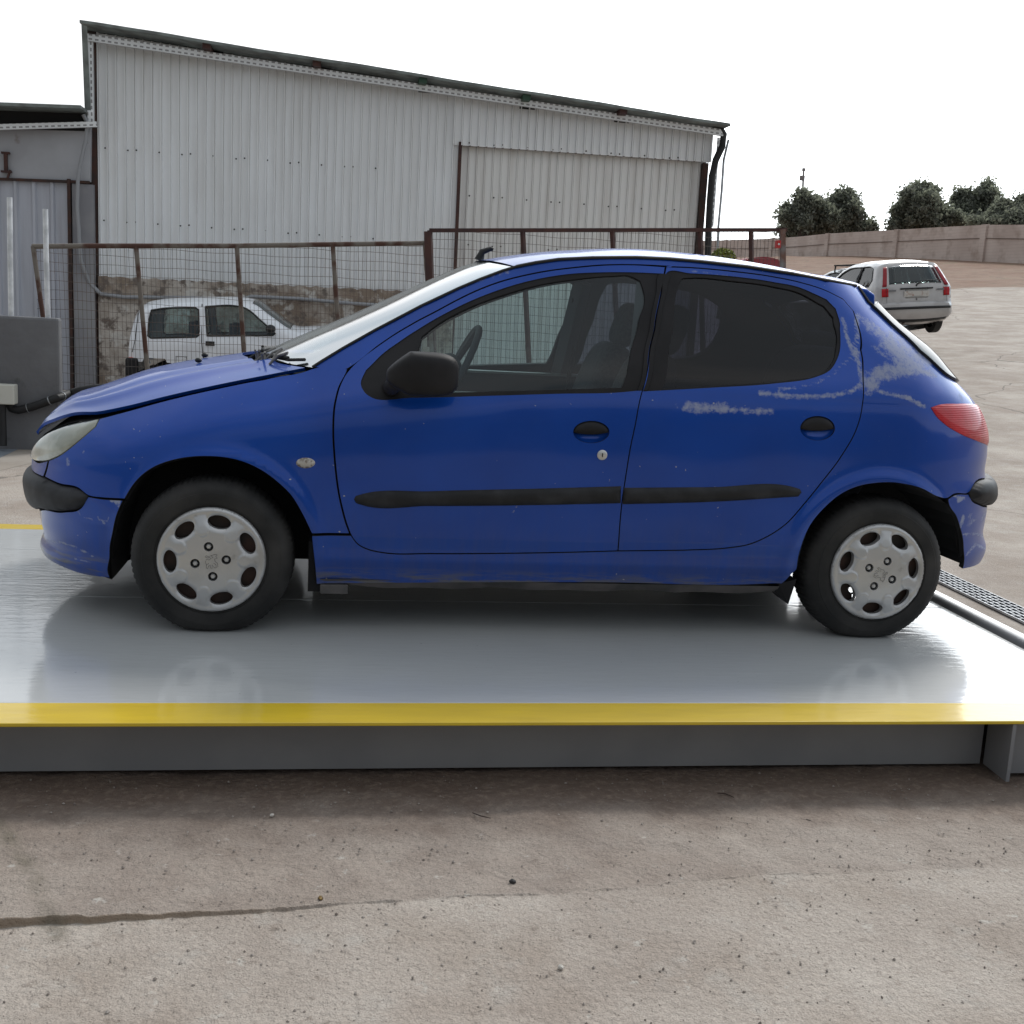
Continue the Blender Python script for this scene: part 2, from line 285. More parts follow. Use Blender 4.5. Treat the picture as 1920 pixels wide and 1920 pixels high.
def ground_extra(t, tc, mp, col, b):
    o = tc.outputs['Object']
    a = nmix(t, nnoise(t, o, 1.1, 8, .38, .62, .6), (.305, .258, .222), (.425, .378, .335))
    a = nmix(t, nmath(t, 'MULTIPLY', nnoise(t, o, 2.4, 8, .48, .72, .6), .55), a, (.245, .195, .155))
    a = nmix(t, nmath(t, 'MULTIPLY', nnoise(t, o, 6.5, 7, .55, .75, .6), .5), a, (.42, .40, .37))
    at = N(t, 'ShaderNodeAttribute', attribute_name='fade')      # the rough slab beside the weighbridge is browner
    a = nmix(t, nmath(t, 'MULTIPLY', at.outputs['Fac'], .75), a, nmix(t, nnoise(t, o, 5, 8, .35, .65, .65), (.22, .178, .152), (.315, .268, .232)))
    v = N(t, 'ShaderNodeTexVoronoi'); v.inputs['Scale'].default_value = 270; L(t, o, v.inputs[0])
    sp = N(t, 'ShaderNodeSeparateXYZ'); L(t, v.outputs['Color'], sp.inputs[0])
    g = N(t, 'ShaderNodeMapRange'); g.inputs[3].default_value = .86; g.inputs[4].default_value = 1.14; L(t, sp.outputs[0], g.inputs[0])
    mm = N(t, 'ShaderNodeVectorMath', operation='SCALE'); L(t, a, mm.inputs[0]); L(t, g.outputs[0], mm.inputs['Scale'])
    a = mm.outputs[0]
    a = nmix(t, nmath(t, 'MULTIPLY', nnoise(t, o, 62, 7, .62, .70, .6), .5), a, (.12, .10, .085))
    a = nmix(t, nmath(t, 'MULTIPLY', nnoise(t, o, 22, 8, .60, .68, .65), .5), a, (.17, .135, .11))
    a = nmix(t, nmath(t, 'MULTIPLY', nnoise(t, o, 16, 8, .62, .70, .65), .5), a, (.55, .53, .49))
    a4 = N(t, 'ShaderNodeAttribute', attribute_name='edge'); a = nmix(t, a4.outputs['Fac'], a, (.26, .195, .14)); a6 = N(t, 'ShaderNodeAttribute', attribute_name='soil_shade'); a = nmix(t, a6.outputs['Fac'], a, nmix(t, nnoise(t, o, 40, 8, .5, .68, .7), (.125, .085, .066), (.24, .18, .14))); a5 = N(t, 'ShaderNodeAttribute', attribute_name='stain'); a = nmix(t, nmath(t, 'MULTIPLY', a5.outputs['Fac'], nnoise(t, o, 9, 8, .35, .65, .7)), a, (.15, .13, .10))
    # asphalt cracks and tyre marks far off
    n1 = N(t, 'ShaderNodeTexNoise'); n1.inputs['Scale'].default_value = 230; n1.inputs['Detail'].default_value = 3; L(t, o, n1.inputs[0])
    n2 = N(t, 'ShaderNodeTexNoise'); n2.inputs['Scale'].default_value = 60; n2.inputs['Detail'].default_value = 8; L(t, o, n2.inputs[0])
    bp = N(t, 'ShaderNodeBump'); bp.inputs['Strength'].default_value = .8; bp.inputs['Distance'].default_value = .005; L(t, n1.outputs[0], bp.inputs['Height'])
    b2 = N(t, 'ShaderNodeBump'); b2.inputs['Strength'].default_value = .6; b2.inputs['Distance'].default_value = .014; L(t, n2.outputs[0], b2.inputs['Height']); L(t, bp.outputs[0], b2.inputs['Normal']); L(t, b2.outputs[0], b.inputs['Normal'])
    # red earth slope beyond the yard
    a2 = N(t, 'ShaderNodeAttribute', attribute_name='earth')
    f = nmath(t, 'ADD', a2.outputs['Fac'], nmath(t, 'MULTIPLY', nmath(t, 'SUBTRACT', nnoise(t, o, .5, 6, .3, .7), .5), .5), True)
    fm = N(t, 'ShaderNodeMapRange'); fm.inputs[1].default_value = .45; fm.inputs[2].default_value = .55; L(t, f, fm.inputs[0])
    e = nmix(t, nnoise(t, o, .35, 8, .35, .65, .6), (.19, .105, .068), (.235, .16, .115)); e = nmix(t, nnoise(t, o, 1.8, 8, .5, .7, .65), e, (.12, .065, .045))
    e = nmix(t, nnoise(t, o, .9, 8, .60, .70, .6), e, (.15, .15, .08))
    a = nmix(t, fm.outputs[0], a, e)
    # long dark skid and damp patches in the yard
    m3 = N(t, 'ShaderNodeMapping'); m3.inputs['Scale'].default_value = (.16, .30, 1); m3.inputs['Rotation'].default_value = (0, 0, .3); L(t, o, m3.inputs[0])
    a = nmix(t, nmath(t, 'MULTIPLY', nnoise(t, m3.outputs[0], 1.6, 8, .52, .75, .65), .14), a, (.20, .175, .155))
    wn = N(t, 'ShaderNodeTexNoise'); wn.inputs['Scale'].default_value = .9; wn.inputs['Detail'].default_value = 6; L(t, o, wn.inputs[0])
    va = N(t, 'ShaderNodeVectorMath', operation='MULTIPLY_ADD'); L(t, wn.outputs['Color'], va.inputs[0]); va.inputs[1].default_value = (1.1, 1.1, 0); L(t, o, va.inputs[2])
    ck = N(t, 'ShaderNodeTexVoronoi', feature='DISTANCE_TO_EDGE'); ck.inputs['Scale'].default_value = .17; L(t, va.outputs[0], ck.inputs[0])
    cm = N(t, 'ShaderNodeMapRange'); cm.inputs[1].default_value = .0035; cm.inputs[2].default_value = .0012; L(t, ck.outputs['Distance'], cm.inputs[0])
    sy = N(t, 'ShaderNodeSeparateXYZ'); L(t, o, sy.inputs[0]); far_ = N(t, 'ShaderNodeMapRange'); far_.inputs[1].default_value = 6; far_.inputs[2].default_value = 7; L(t, sy.outputs[1], far_.inputs[0])
    inv_ = nmath(t, 'SUBTRACT', 1.0, fm.outputs[0])
    a = nmix(t, nmath(t, 'MULTIPLY', nmath(t, 'MULTIPLY', cm.outputs[0], far_.outputs[0]), nmath(t, 'MULTIPLY', inv_, .6)), a, (.09, .08, .07))
    return a
M['ground'] = mat('concrete yard', rough=.9, spec=.3, extra=ground_extra)
# ------------------------------------------------------------------ ground
_p = .631
def G(X, Y):
    X = np.asarray(X, float); Y = np.asarray(Y, float)
    a = np.maximum(0, X+1)*np.maximum(0, Y-6); s = 30.
    g = .0400*((a*a+s*s)**(_p/2)-s**_p)
    g = g*np.clip((X-1.5)/6, 0, 1)**.5
    low = np.clip((Y-11.0)/.5, 0, 1)*np.clip((3-X)/3, 0, 1)
    yw = 91+(X-40.5)*-1.9
    past = np.maximum(0, Y-np.maximum(yw, 40)-4)
    return np.minimum(g, 6.6)-.27*low-.05*past-.1*np.maximum(0, past-10)
EDGE = [atZ(x, y, -.02)[:2] for x, y in ((-300, 1756), (0, 1742), (130, 1733), (400, 1724), (560, 1714), (800, 1698), (960, 1692), (1100, 1688), (1240, 1672), (1400, 1655), (1600, 1648), (1920, 1636), (2300, 1620))]
EX = np.array([e[0] for e in EDGE]); EY = np.array([e[1] for e in EDGE])
def lat(X, Y, sc, seed):
    r = np.random.default_rng(seed); T = r.random((256, 256)); x = X*sc+1000; y = Y*sc+1000
    i = np.floor(x).astype(int); j = np.floor(y).astype(int); u = x-i; v = y-j; u = u*u*(3-2*u); v = v*v*(3-2*v)
    g = lambda a, b: T[a % 256, b % 256]
    return (g(i, j)*(1-u)+g(i+1, j)*u)*(1-v)+(g(i, j+1)*(1-u)+g(i+1, j+1)*u)*v-.5
xs = np.concatenate([-np.geomspace(1.25, 500, 60)[::-1], np.arange(-1.2, 2.4, .010), np.geomspace(2.45, 500, 75)])
REF = 2.58
ys = np.concatenate([np.linspace(-60, .9, 20), np.linspace(1.0, 1.9, 20), np.arange(1.91, REF-.012, .0095), REF+np.array([-.009, -.006, -.004, -.0025, -.001, .001, .0025, .004, .006, .009]), np.arange(REF+.014, 3.5, .011), np.geomspace(3.55, 600, 125)])
XX, YY = np.meshgrid(xs, ys, indexing='ij')
ey = np.interp(XX, EX, EY)+.010*lat(XX, XX*0, 9, 1)+.007*lat(XX, XX*0, 34, 2)+.004*lat(XX, XX*0, 90, 8)
YY = YY+(ey-REF)*np.clip(1-np.abs(YY-REF)/.5, 0, 1)
stepH = np.interp(XX, [-1.6, -.5, -.15, .05, .5, 2.5], [.018, .016, .009, .002, .001, .002])
near = (np.abs(XX) < 3.2)&(YY > .9)&(YY < 3.6)
dn = YY-ey
up = np.clip(dn/.0035+.5, 0, 1)
rough = lat(XX, YY, 14, 3)*.010+lat(XX, YY, 38, 4)*.006+lat(XX, YY, 3, 5)*.010
fine = lat(XX, YY, 60, 6)*.003+lat(XX, YY, 4, 7)*.004
ZZ = G(XX, YY)+np.where(near, -stepH+up*stepH+up*rough*.8+(1-up)*fine*.8, 0)
ZZ = np.where((YY < 2.4)&~near, ZZ-.02, ZZ)
pit = (np.abs(XX-.6) < 9)&(YY > 3.45)&(YY < 5.75)
slabattr = np.where(near|((YY > 2.4)&(YY < 3.6)), np.clip(dn/.02+.5, 0, 1)*np.clip(1-(XX-.2)*.25, .35, 1), 0)*np.clip((YY-1.5)/.3, 0, 1)
edge_r = np.hypot(XX, YY)
earth = np.clip((YY-47-.0*XX)/2+.5, 0, 1)*np.clip((XX+2)/4, 0, 1)
nx, ny = XX.shape
V = np.stack([XX, YY, ZZ], -1).reshape(-1, 3)
I = (np.arange(nx-1)[:, None]*ny+np.arange(ny-1)[None, :]).reshape(-1)
Fq = np.stack([I, I+ny, I+ny+1, I+1], 1)
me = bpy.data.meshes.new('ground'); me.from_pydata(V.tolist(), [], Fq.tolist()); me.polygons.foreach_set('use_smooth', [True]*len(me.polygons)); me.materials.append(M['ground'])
a = me.attributes.new('fade', 'FLOAT', 'POINT'); a.data.foreach_set('value', slabattr.reshape(-1))
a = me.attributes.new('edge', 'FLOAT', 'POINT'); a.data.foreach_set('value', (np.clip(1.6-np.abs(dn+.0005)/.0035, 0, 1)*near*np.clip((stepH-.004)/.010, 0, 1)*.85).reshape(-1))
st_ = [atZ(x, y, 0)[:2] for x, y in ((-60, 1500), (10, 1560), (55, 1620), (85, 1690), (110, 1745))]
sd_ = np.full(XX.size, 9.)
for i in range(4):
    a_, b_ = st_[i], st_[i+1]; ab = b_-a_; Pq = np.stack([XX.ravel(), YY.ravel()], 1); tq = np.clip(((Pq-a_)@ab)/(ab@ab), 0, 1); sd_ = np.minimum(sd_, np.hypot(*(Pq-a_-tq[:, None]*ab).T))
a = me.attributes.new('stain', 'FLOAT', 'POINT'); a.data.foreach_set('value', np.clip(1.3-sd_/.028, 0, 1)*.75)
soil_shade = np.clip((YY-2.86-.12*lat(XX, YY, 5, 12)-.10*lat(XX, YY, 17, 13))/.30, 0, 1)*(YY < 3.6)*near*.8  # brown soil by the beam, with the under-lip shade painted in
a = me.attributes.new('soil_shade', 'FLOAT', 'POINT'); a.data.foreach_set('value', soil_shade.reshape(-1))
a = me.attributes.new('earth', 'FLOAT', 'POINT'); a.data.foreach_set('value', earth.reshape(-1))
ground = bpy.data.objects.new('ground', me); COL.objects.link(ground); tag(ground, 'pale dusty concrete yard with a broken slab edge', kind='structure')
def onG(x, y):
    d = ray(x, y); t = .5
    for _ in range(4000):
        P = CAM+d*t
        if P[2] < G(P[0], P[1]): break
        t += .01+t*.002
    return CAM+d*t

# unseen scrub bank added behind the camera to darken reflections in flank and glass
V = []; Fc = []; hx = np.linspace(-70, 70, 141); hr = np.random.default_rng(3)
prof_h = [(-13, -.2), (-14, 1.2), (-15.2, 2.6), (-17, 3.9), (-20, 4.9), (-30, 5.2)]
for x in hx:
    for (y, z) in prof_h: V.append((x, y+hr.normal()*.35, z+hr.normal()*.32*(z > 0)+.8*math.sin(x*.13)*(z > 2)))
nh = len(prof_h)
for i in range(140):
    for j in range(nh-1): a = i*nh+j; Fc.append((a, a+1, a+nh+1, a+nh))
o = mesh('unseen_scrub_bank', V, Fc, mat('dark scrub', (.05, .055, .035), .95, c2=(.10, .09, .06), scale=1.2, bump=1, bscale=3, bdist=.3)); tag(o, kind='structure')

# ------------------------------------------------------------------ weighbridge
wb = thing('weighbridge', 'low grey steel weighbridge platform with yellow edges carrying the blue car', 'weighbridge', (0, 0, 0))
Y0, Y1 = 3.18, 5.92; XL, XR_ = -7.5, 2.735
for a_, b_, dz in ((3.345, 4.543, 0), (4.549, 5.36, .0), (5.363, 5.805, 0)):
    MB().box((XL, a_, HD-.012), (2.62, b_, HD+dz)).build('deck_plate', M['deck'], wb, bevel=.002)
MB().box((XL, Y0, HD-.0105), (XR_, 3.345, HD+.0004)).build('edge_stripe', M['yellow'], wb, bevel=.002)
MB().box((XL, 5.805, HD-.012), (XR_, Y1, HD+.0004)).build('edge_stripe', M['yellow'], wb, bevel=.002)
MB().box((XL, 3.32, .017), (2.10, 3.335, HD-.013)).build('side_beam', M['beam'], wb)
MB().box((2.14, 3.24, .017), (XR_, 3.255, HD-.013)).build('side_beam', M['beam'], wb)
MB().box((XL, 5.76, .017), (XR_, 5.775, HD-.013)).build('side_beam', M['beam'], wb)
MB().box((XL, 3.5, .03), (XR_-.05, 5.6, .16)).build('underframe', M['dark'], wb)
for gx in (2.118, -3.2): MB().add([(gx-.006, 3.185, .012), (gx-.006, 3.32, .017), (gx-.006, 3.32, HD-.0125), (gx-.006, 3.185, HD-.0125), (gx+.006, 3.185, .012), (gx+.006, 3.32, .017), (gx+.006, 3.32, HD-.0125), (gx+.006, 3.185, HD-.0125)],
    [(0, 1, 2, 3), (7, 6, 5, 4), (0, 4, 5, 1), (3, 2, 6, 7), (0, 3, 7, 4), (1, 5, 6, 2)]).build('gusset', M['beam'], wb)
MB().box((2.69, 3.346, HD-.14), (XR_, 5.804, HD+.006)).build('end_angle', M['deck'], wb, bevel=.003)
MB().tube([(2.655, 3.346, HD-.004), (2.655, 5.804, HD-.004)], .028, 20).build('end_bar', M['beam'], wb, smooth_=True)

# drain grating
galv = mat('galvanised steel', (.42, .44, .46), .42, metal=.75, c2=(.30, .31, .33), scale=12)
gx0, gx1 = atZ(1774, 1078, 0)[0], atZ(1764, 1096, 0)[0]
gx0, gx1 = sorted((gx0, gx1)); gx0 = 3.335; gx1 = 3.495
gr = thing('drain_grating', 'long galvanised steel drain grating set in the concrete past the weighbridge end', 'drain grating', (gx0, 0, .006))
MB().box((0, .5, -.004), (gx1-gx0, 8.5, -.001)).build('channel', M['dark'], gr)
gb = MB()
for k in range(6): gb.box((k*(gx1-gx0)/5-.0025, .5, 0), (k*(gx1-gx0)/5+.0025, 8.5, .012))
for k in range(130): gb.box((.003, .5+k*.0615, .002), (gx1-gx0-.003, .506+k*.0615, .0105))
gb.build('bars', galv, gr)

# ------------------------------------------------------------------ workshop facade
YF = 19.0
def corr_extra(dirt_shade, base, streak=.5, per=None):
    def f(t, tc, mp, col, b):
        o = tc.outputs['Object']
        m2 = N(t, 'ShaderNodeMapping'); m2.inputs['Scale'].default_value = (5, 1, .35); L(t, o, m2.inputs[0])
        a = nmix(t, nmath(t, 'MULTIPLY', nnoise(t, m2.outputs[0], 1.6, 7, .45, .75, .6), streak), base, dirt_shade)
        a = nmix(t, nmath(t, 'MULTIPLY', nnoise(t, o, .7, 6, .4, .7), .22), a, dirt_shade)
        if per:  # dark lines on rib slopes: groove dirt plus rib shade put into the colour
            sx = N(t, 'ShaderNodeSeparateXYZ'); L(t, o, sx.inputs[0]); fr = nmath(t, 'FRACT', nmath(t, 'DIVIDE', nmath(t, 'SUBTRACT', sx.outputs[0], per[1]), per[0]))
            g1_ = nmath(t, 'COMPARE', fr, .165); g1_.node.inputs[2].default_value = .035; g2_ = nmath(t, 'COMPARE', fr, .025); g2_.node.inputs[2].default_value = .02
            a = nmix(t, nmath(t, 'MULTIPLY', nmath(t, 'MAXIMUM', g1_, nmath(t, 'MULTIPLY', g2_, .5)), nmath(t, 'ADD', .35, nmath(t, 'MULTIPLY', nnoise(t, m2.outputs[0], 1.2, 5, .3, .7), .5))), a, (dirt_shade[0]*.38, dirt_shade[1]*.38, dirt_shade[2]*.38))
        return a
    return f
def sheet_mats(p16, fx0, dx0):
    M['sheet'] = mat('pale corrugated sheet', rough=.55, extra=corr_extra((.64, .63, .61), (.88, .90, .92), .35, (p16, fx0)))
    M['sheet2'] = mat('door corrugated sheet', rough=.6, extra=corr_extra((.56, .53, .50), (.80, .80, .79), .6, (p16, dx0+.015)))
M['sheet3'] = mat('bluish corrugated sheet', rough=.5, extra=corr_extra((.28, .28, .31), (.46, .48, .54), .6))
M['rust'] = mat('rusty steel', (.065, .030, .022), .85, c2=(.04, .027, .024), scale=9, bump=.3, bscale=90)
M['rustrail'] = mat('flaking grey rusty tube', (.155, .135, .115), .8, c2=(.07, .030, .020), scale=7, lo=.46, hi=.6, bump=.3, bscale=60)
M['darkred'] = mat('dark red oxide paint', (.040, .016, .015), .7, c2=(.065, .024, .018), scale=10)
M['roofed'] = mat('weathered roof edge', (.20, .23, .22), .6, c2=(.12, .13, .125), scale=4)
def corrugated(name, x0, x1, y, zb, zt, pitch, depth, m, parent, narrow=.16):
    "trapezoid sheet from x0 to x1; zb, zt are functions of x"
    prof = [(0, 0), (narrow*.3, depth), (narrow*.3+.14, depth), (narrow*.6+.14, 0)]
    xs_ = []; k = 0
    while x0+k*pitch < x1:
        for a, d in prof:
            if x0+(k+a)*pitch < x1: xs_.append((x0+(k+a)*pitch, y-d+.0))
        k += 1
    xs_.append((x1, y))
    nz = 8; V = []; Fc = []
    for (x, yy) in xs_:
        for j in range(nz+1):
            V.append((x, yy, zb(x)+(zt(x)-zb(x))*j/nz))
    for i in range(len(xs_)-1):
        for j in range(nz): a = i*(nz+1)+j; Fc.append((a, a+nz+1, a+nz+2, a+1))
    return mesh(name, V, Fc, m, parent)
def linez(p, q, Y):
    a = atY(*p, Y); b = atY(*q, Y)
    return lambda x: a[2]+(b[2]-a[2])*(x-a[0])/(b[0]-a[0])
ws = thing('workshop_building', 'tall pale corrugated metal workshop with a sloping roof behind the fence', 'building', (0, 0, 0))
fx0 = atY(184, 300, YF)[0]; fx1 = atY(1331, 300, YF)[0]; dx0 = atY(861, 300, YF)[0]
p16 = (atY(340, 300, YF)[0]-atY(206.7, 300, YF)[0])/8
sheet_mats(p16, fx0, dx0)
topz = linez((184, 62), (1331, 247), YF); basez = linez((183, 518), (633, 540), YF)
headz = linez((862, 273), (1330, 305), YF)
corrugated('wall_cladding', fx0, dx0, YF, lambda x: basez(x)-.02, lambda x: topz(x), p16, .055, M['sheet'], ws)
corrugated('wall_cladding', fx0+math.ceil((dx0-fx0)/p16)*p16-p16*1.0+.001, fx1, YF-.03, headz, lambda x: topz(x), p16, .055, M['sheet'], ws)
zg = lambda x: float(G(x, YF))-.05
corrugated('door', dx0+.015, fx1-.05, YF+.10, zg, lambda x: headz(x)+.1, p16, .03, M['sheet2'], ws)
MB().box((dx0-.02, YF-.062, zg(dx0)), (dx0+.03, YF+.12, headz(dx0)+.05)).build('door_frame', M['darkred'], ws)
MB().bar((dx0, YF+.03, headz(dx0)+.02), (fx1, YF+.03, headz(fx1)+.02), .05, .03).build('door_frame', M['darkred'], ws)
# rust staining under the door head: a strip of bleeding sheet
MB().box((fx1-.11, YF-.025, zg(fx1)), (fx1-.02, YF+.11, headz(fx1)-.01)).build('door_frame', M['rust'], ws)
wx = random.Random(3); scr = MB().ell((0, 0, 0), (.013, .012, .013), 8, 5).build('screw', M['dark'], ws); scr_n = 0
def screw(px_, py_, y=YF-.05):
    global scr_n
    P = atY(px_, py_, y); o_ = scr if scr_n == 0 else scr.copy()
    if scr_n: COL.objects.link(o_)
    o_.location = (P[0], y, P[2]); scr_n += 1
for (xa, ya), (xb, yb), y in (((197, 278), (755, 320), YF-.045), ((195, 413), (750, 450), YF-.045), ((880, 268), (1318, 300), YF-.075), ((880, 367), (1310, 398), YF+.06), ((878, 458), (1300, 485), YF+.06)):
    n = int((xb-xa)/49)
    for k in range(n):
        for dxp in ((0,) if k % 2 == 0 else (-8, 8)):
            f = k/n; screw(xa+(xb-xa)*f+dxp, ya+(yb-ya)*f+wx.uniform(-1, 1), y)
# roof edge with overhang
ra = atY(149, 37, YF-.55); rb = atY(1370, 231, YF-.55)
rt = lambda x: ra[2]+(rb[2]-ra[2])*(x-ra[0])/(rb[0]-ra[0])
V = []; Fc = []; n = 60
for k in range(n+1):
    x = ra[0]+(rb[0]-ra[0])*k/n; wv = .002*math.sin(k*1.1)+.006*math.sin(k*.31)
    for yy in (YF-.55, YF+9):
        V += [(x, yy, rt(x)+wv), (x, yy, rt(x)-.04+wv)]
for k in range(n):
    a = k*4; Fc += [(a, a+1, a+5, a+4), (a+1, a+3, a+7, a+5), (a+3, a+2, a+6, a+7), (a+2, a, a+4, a+6)]
Fc += [(0, 2, 3, 1), (n*4, n*4+1, n*4+3, n*4+2)]
mesh('roof', V, Fc, M['roofed'], ws)
mesh('eaves_infill', [(fx0-.1, YF+.06, topz(fx0)-.1), (fx1+.05, YF+.06, topz(fx1)-.1), (rb[0]-.3, YF+.06, rt(rb[0])-.08), (ra[0]+.1, YF+.06, rt(ra[0])-.08)], [(0, 1, 2, 3)], M['dark'], ws)
for px_, py_, mm in ((388, 85, 'rust'), (594, 118, 'rust'), (793, 150, 'g'), (987, 182, 'g'), (1168, 208, 'rust')):
    P = atY(px_, py_, YF-.45); mt = M['darkred'] if mm != 'g' else mat('green purlin paint', (.02, .06, .035), .6)
    MB().box((P[0]-.06, YF-.5, P[2]-.05), (P[0]+.06, YF+1, P[2]+.04)).build('purlin_end', mt, ws)
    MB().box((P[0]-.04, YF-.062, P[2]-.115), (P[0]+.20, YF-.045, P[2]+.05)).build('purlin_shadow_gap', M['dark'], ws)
# left side return and dark edge, body of the building
la = atY(155, 45, YF-.5)
MB().box((fx0-.16, YF-.05, zg(fx0)), (fx0-.005, YF+8, topz(fx0)+.12)).build('corner_post', M['rust'], ws)
mesh('side_flashing', [(ra[0]+.02, YF-.53, ra[2]-.05), (ra[0]+.10, YF-.53, ra[2]-.08), (fx0-.05, YF-.2, atY(176, 235, YF-.2)[2]), (fx0-.14, YF-.2, atY(170, 235, YF-.2)[2])], [(0, 1, 2, 3)], M['roofed'], ws)
mesh('back_walls', [(fx0-.1, YF+9, -1), (fx1, YF+9, -1), (fx1, YF+9, topz(fx1)), (fx0-.1, YF+9, topz(fx0)), (fx1, YF+.2, -1), (fx1, YF+.2, topz(fx1)), (fx0-.1, YF+.2, -1), (fx0-.1, YF+.2, topz(fx0))], [(0, 1, 2, 3), (1, 4, 5, 2), (6, 0, 3, 7)], M['sheet3'], ws)
# stained plinth wall
def plinth_extra(t, tc, mp, col, b):
    o = tc.outputs['Object']
    a = nmix(t, nnoise(t, o, 1.4, 9, .42, .58, .62), (.52, .47, .42), (.26, .205, .16))
    a = nmix(t, nnoise(t, o, 4.5, 9, .52, .60, .65), a, (.17, .14, .12))
    a = nmix(t, nnoise(t, o, 2.7, 9, .56, .62, .6), a, (.62, .59, .55))
    return a
M['plinth'] = mat('stained flaking render', rough=.95, extra=plinth_extra, bump=.8, bscale=7, bdist=.05)
V = []; Fc = []; n = 60
for k in range(n+1):
    x = fx0+(dx0-fx0)*k/n
    V += [(x, YF-.10, -.6), (x, YF-.10, basez(x)+.015*math.sin(k*2.3)), (x, YF+.2, basez(x)+.01)]
for k in range(n): a = k*3; Fc += [(a, a+3, a+4, a+1), (a+1, a+4, a+5, a+2)]
mesh('plinth_wall', V, Fc, M['plinth'], ws)
# perforated cable trays
def perf_extra(sx, sz):
    def f(t, tc, mp, col, b):
        sp = N(t, 'ShaderNodeSeparateXYZ'); L(t, tc.outputs['Object'], sp.inputs[0])
        a = nmath(t, 'PINGPONG', nmath(t, 'MULTIPLY', sp.outputs[0], sx), 1.0); c = nmath(t, 'PINGPONG', nmath(t, 'MULTIPLY', sp.outputs[2], sz), 1.0)
        k = nmath(t, 'MULTIPLY', nmath(t, 'GREATER_THAN', a, .45), nmath(t, 'GREATER_THAN', c, .6))
        return nmix(t, k, (.80, .82, .84), (.30, .30, .31))
    return f
M['perf'] = mat('perforated galvanised tray', (.6, .62, .64), .45, metal=.2, extra=perf_extra(22, 34))
def tray(p, q, y, h, label, hole=True):
    a = atY(*p, y); b = atY(*q, y); ln = float(np.hypot(b[0]-a[0], b[2]-a[2]))
    o = thing('cable_tray', label, 'cable tray', tuple(a)); o.rotation_euler = (0, -math.atan2(b[2]-a[2], b[0]-a[0]), 0)
    MB().box((0, 0, 0), (ln, .01, h)).build('web', M['perf'], o)
    MB().box((0, .01, 0), (ln, .07, .008)).build('flange', M['chrome'], o)
    return o
tray((163, 76), (1356, 255), YF-.30, .10, 'long perforated galvanised cable tray sloping under the workshop roof edge')
tray((-200, 249), (182, 238), YF-.35, .08, 'short perforated cable tray along the low annex at the left')
tray((176, 232), (174, 76), YF-.25, .09, 'upright perforated cable tray at the left corner of the workshop')
tray((1338, 425), (1350, 258), YF-.25, .045, 'upright perforated angle at the right corner of the workshop, next to the black pipe')
# drain pipe, right corner
P = [atY(x, y, YF-.25) for x, y in ((1338, 236), (1350, 240), (1357, 252), (1354, 275), (1342, 300), (1335, 330), (1331, 380), (1328, 440), (1326, 560))]
o = MB().tube(P, .055, 12).build('drain_pipe', M['seal'], smooth_=True); tag(o, 'black flexible drain pipe down the right corner of the workshop', 'pipe')
P = [atY(x, y, YF-.12) for x, y in ((1366, 262), (1357, 300), (1353, 360), (1347, 425), (1345, 480))]
o = MB().tube(P, .02, 8).build('chain', galv, smooth_=True); tag(o, 'thin pale chain hanging beside the black drain pipe', 'chain')

# ------------------------------------------------------------------ annex at the left
ax_ = thing('annex_building', 'low grey annex with corrugated door left of the tall workshop', 'building', (0, 0, 0))
YA = YF-.15
A = lambda x, y, Y=YA: atY(x, y, Y)
x_l = A(-260, 300)[0]
pw = mat('grey fibre panel', (.42, .43, .46), .7, c2=(.34, .345, .37), scale=1.2, c3=(.18, .14, .11), s3=2.5, lo3=.66, hi3=.75)
q = [A(-260, 232), A(170, 232), A(169, 341), A(-260, 325)]
V = [tuple(p) for p in q]+[(p[0], YA+.12, p[2]) for p in q]
mesh('fascia_panel', V, [(0, 3, 2, 1), (4, 5, 6, 7), (0, 1, 5, 4), (1, 2, 6, 5), (2, 3, 7, 6)], pw, ax_)
za = A(0, 211)[2]; zb_ = A(165, 207)[2]
MB().bar((x_l, YA-.3, za-.03), (fx0-.1, YA-.3, zb_-.03), .5, .045).build('roof', M['roofed'], ax_)
MB().bar((x_l, YA+.05, za-.17), (fx0-.12, YA+.05, zb_-.15), .2, .30).build('eaves_beam', M['dark'], ax_)
corrugated('door', x_l, A(133, 400)[0], YA+.03, lambda x: -.5, lambda x: A(0, 333)[2]-.01*(x-A(0, 333)[0]), p16*2.0, .04, M['sheet3'], ax_, narrow=.3)
MB().bar(A(-260, 326, YA-.02), A(168, 342, YA-.02), .05, .04).build('door_head', M['rust'], ax_)
MB().box((A(128, 400)[0], YA-.06, -.5), (A(134, 400)[0], YA+.02, A(130, 336)[2])).build('door_jamb', M['rust'], ax_)
MB().box((A(136, 400)[0], YA-.02, -.5), (A(176, 400)[0], YA+.12, A(150, 345)[2])).build('wall_pier', mat('grey render', (.24, .24, .26), .9, c2=(.30, .30, .31), scale=2), ax_)
mesh('back_wall', [(x_l, YA+.3, -1), (fx0, YA+.3, -1), (fx0, YA+.3, zb_-.05), (x_l, YA+.3, za-.05)], [(0, 1, 2, 3)], M['dark'], ax_)
hk = MB(); c = A(11, 305, YA-.05)
hk.bar(c+[-.06, 0, .14], c+[.06, 0, .14], .05, .03).bar(c+[0, 0, .14], c+[0, 0, -.12], .05, .04).bar(c+[-.07, 0, -.13], c+[.08, 0, -.13], .05, .03).bar(c+[.06, 0, -.1], c+[.02, 0, -.22], .03, .03)
hk.build('door_runner', M['darkred'], ax_)
P = [A(*p, YA-.12) for p in ((156, 215), (164, 230), (161, 262), (150, 310), (146, 340), (145, 390), (148, 430), (149, 455), (152, 490), (165, 530), (186, 551), (230, 557), (330, 558), (450, 562), (470, 556), (560, 560), (660, 569), (760, 575))]
P = [(p[0], YA-.12 if i < 9 else YF-.16, p[2]) for i, p in enumerate(P)]
cs = []
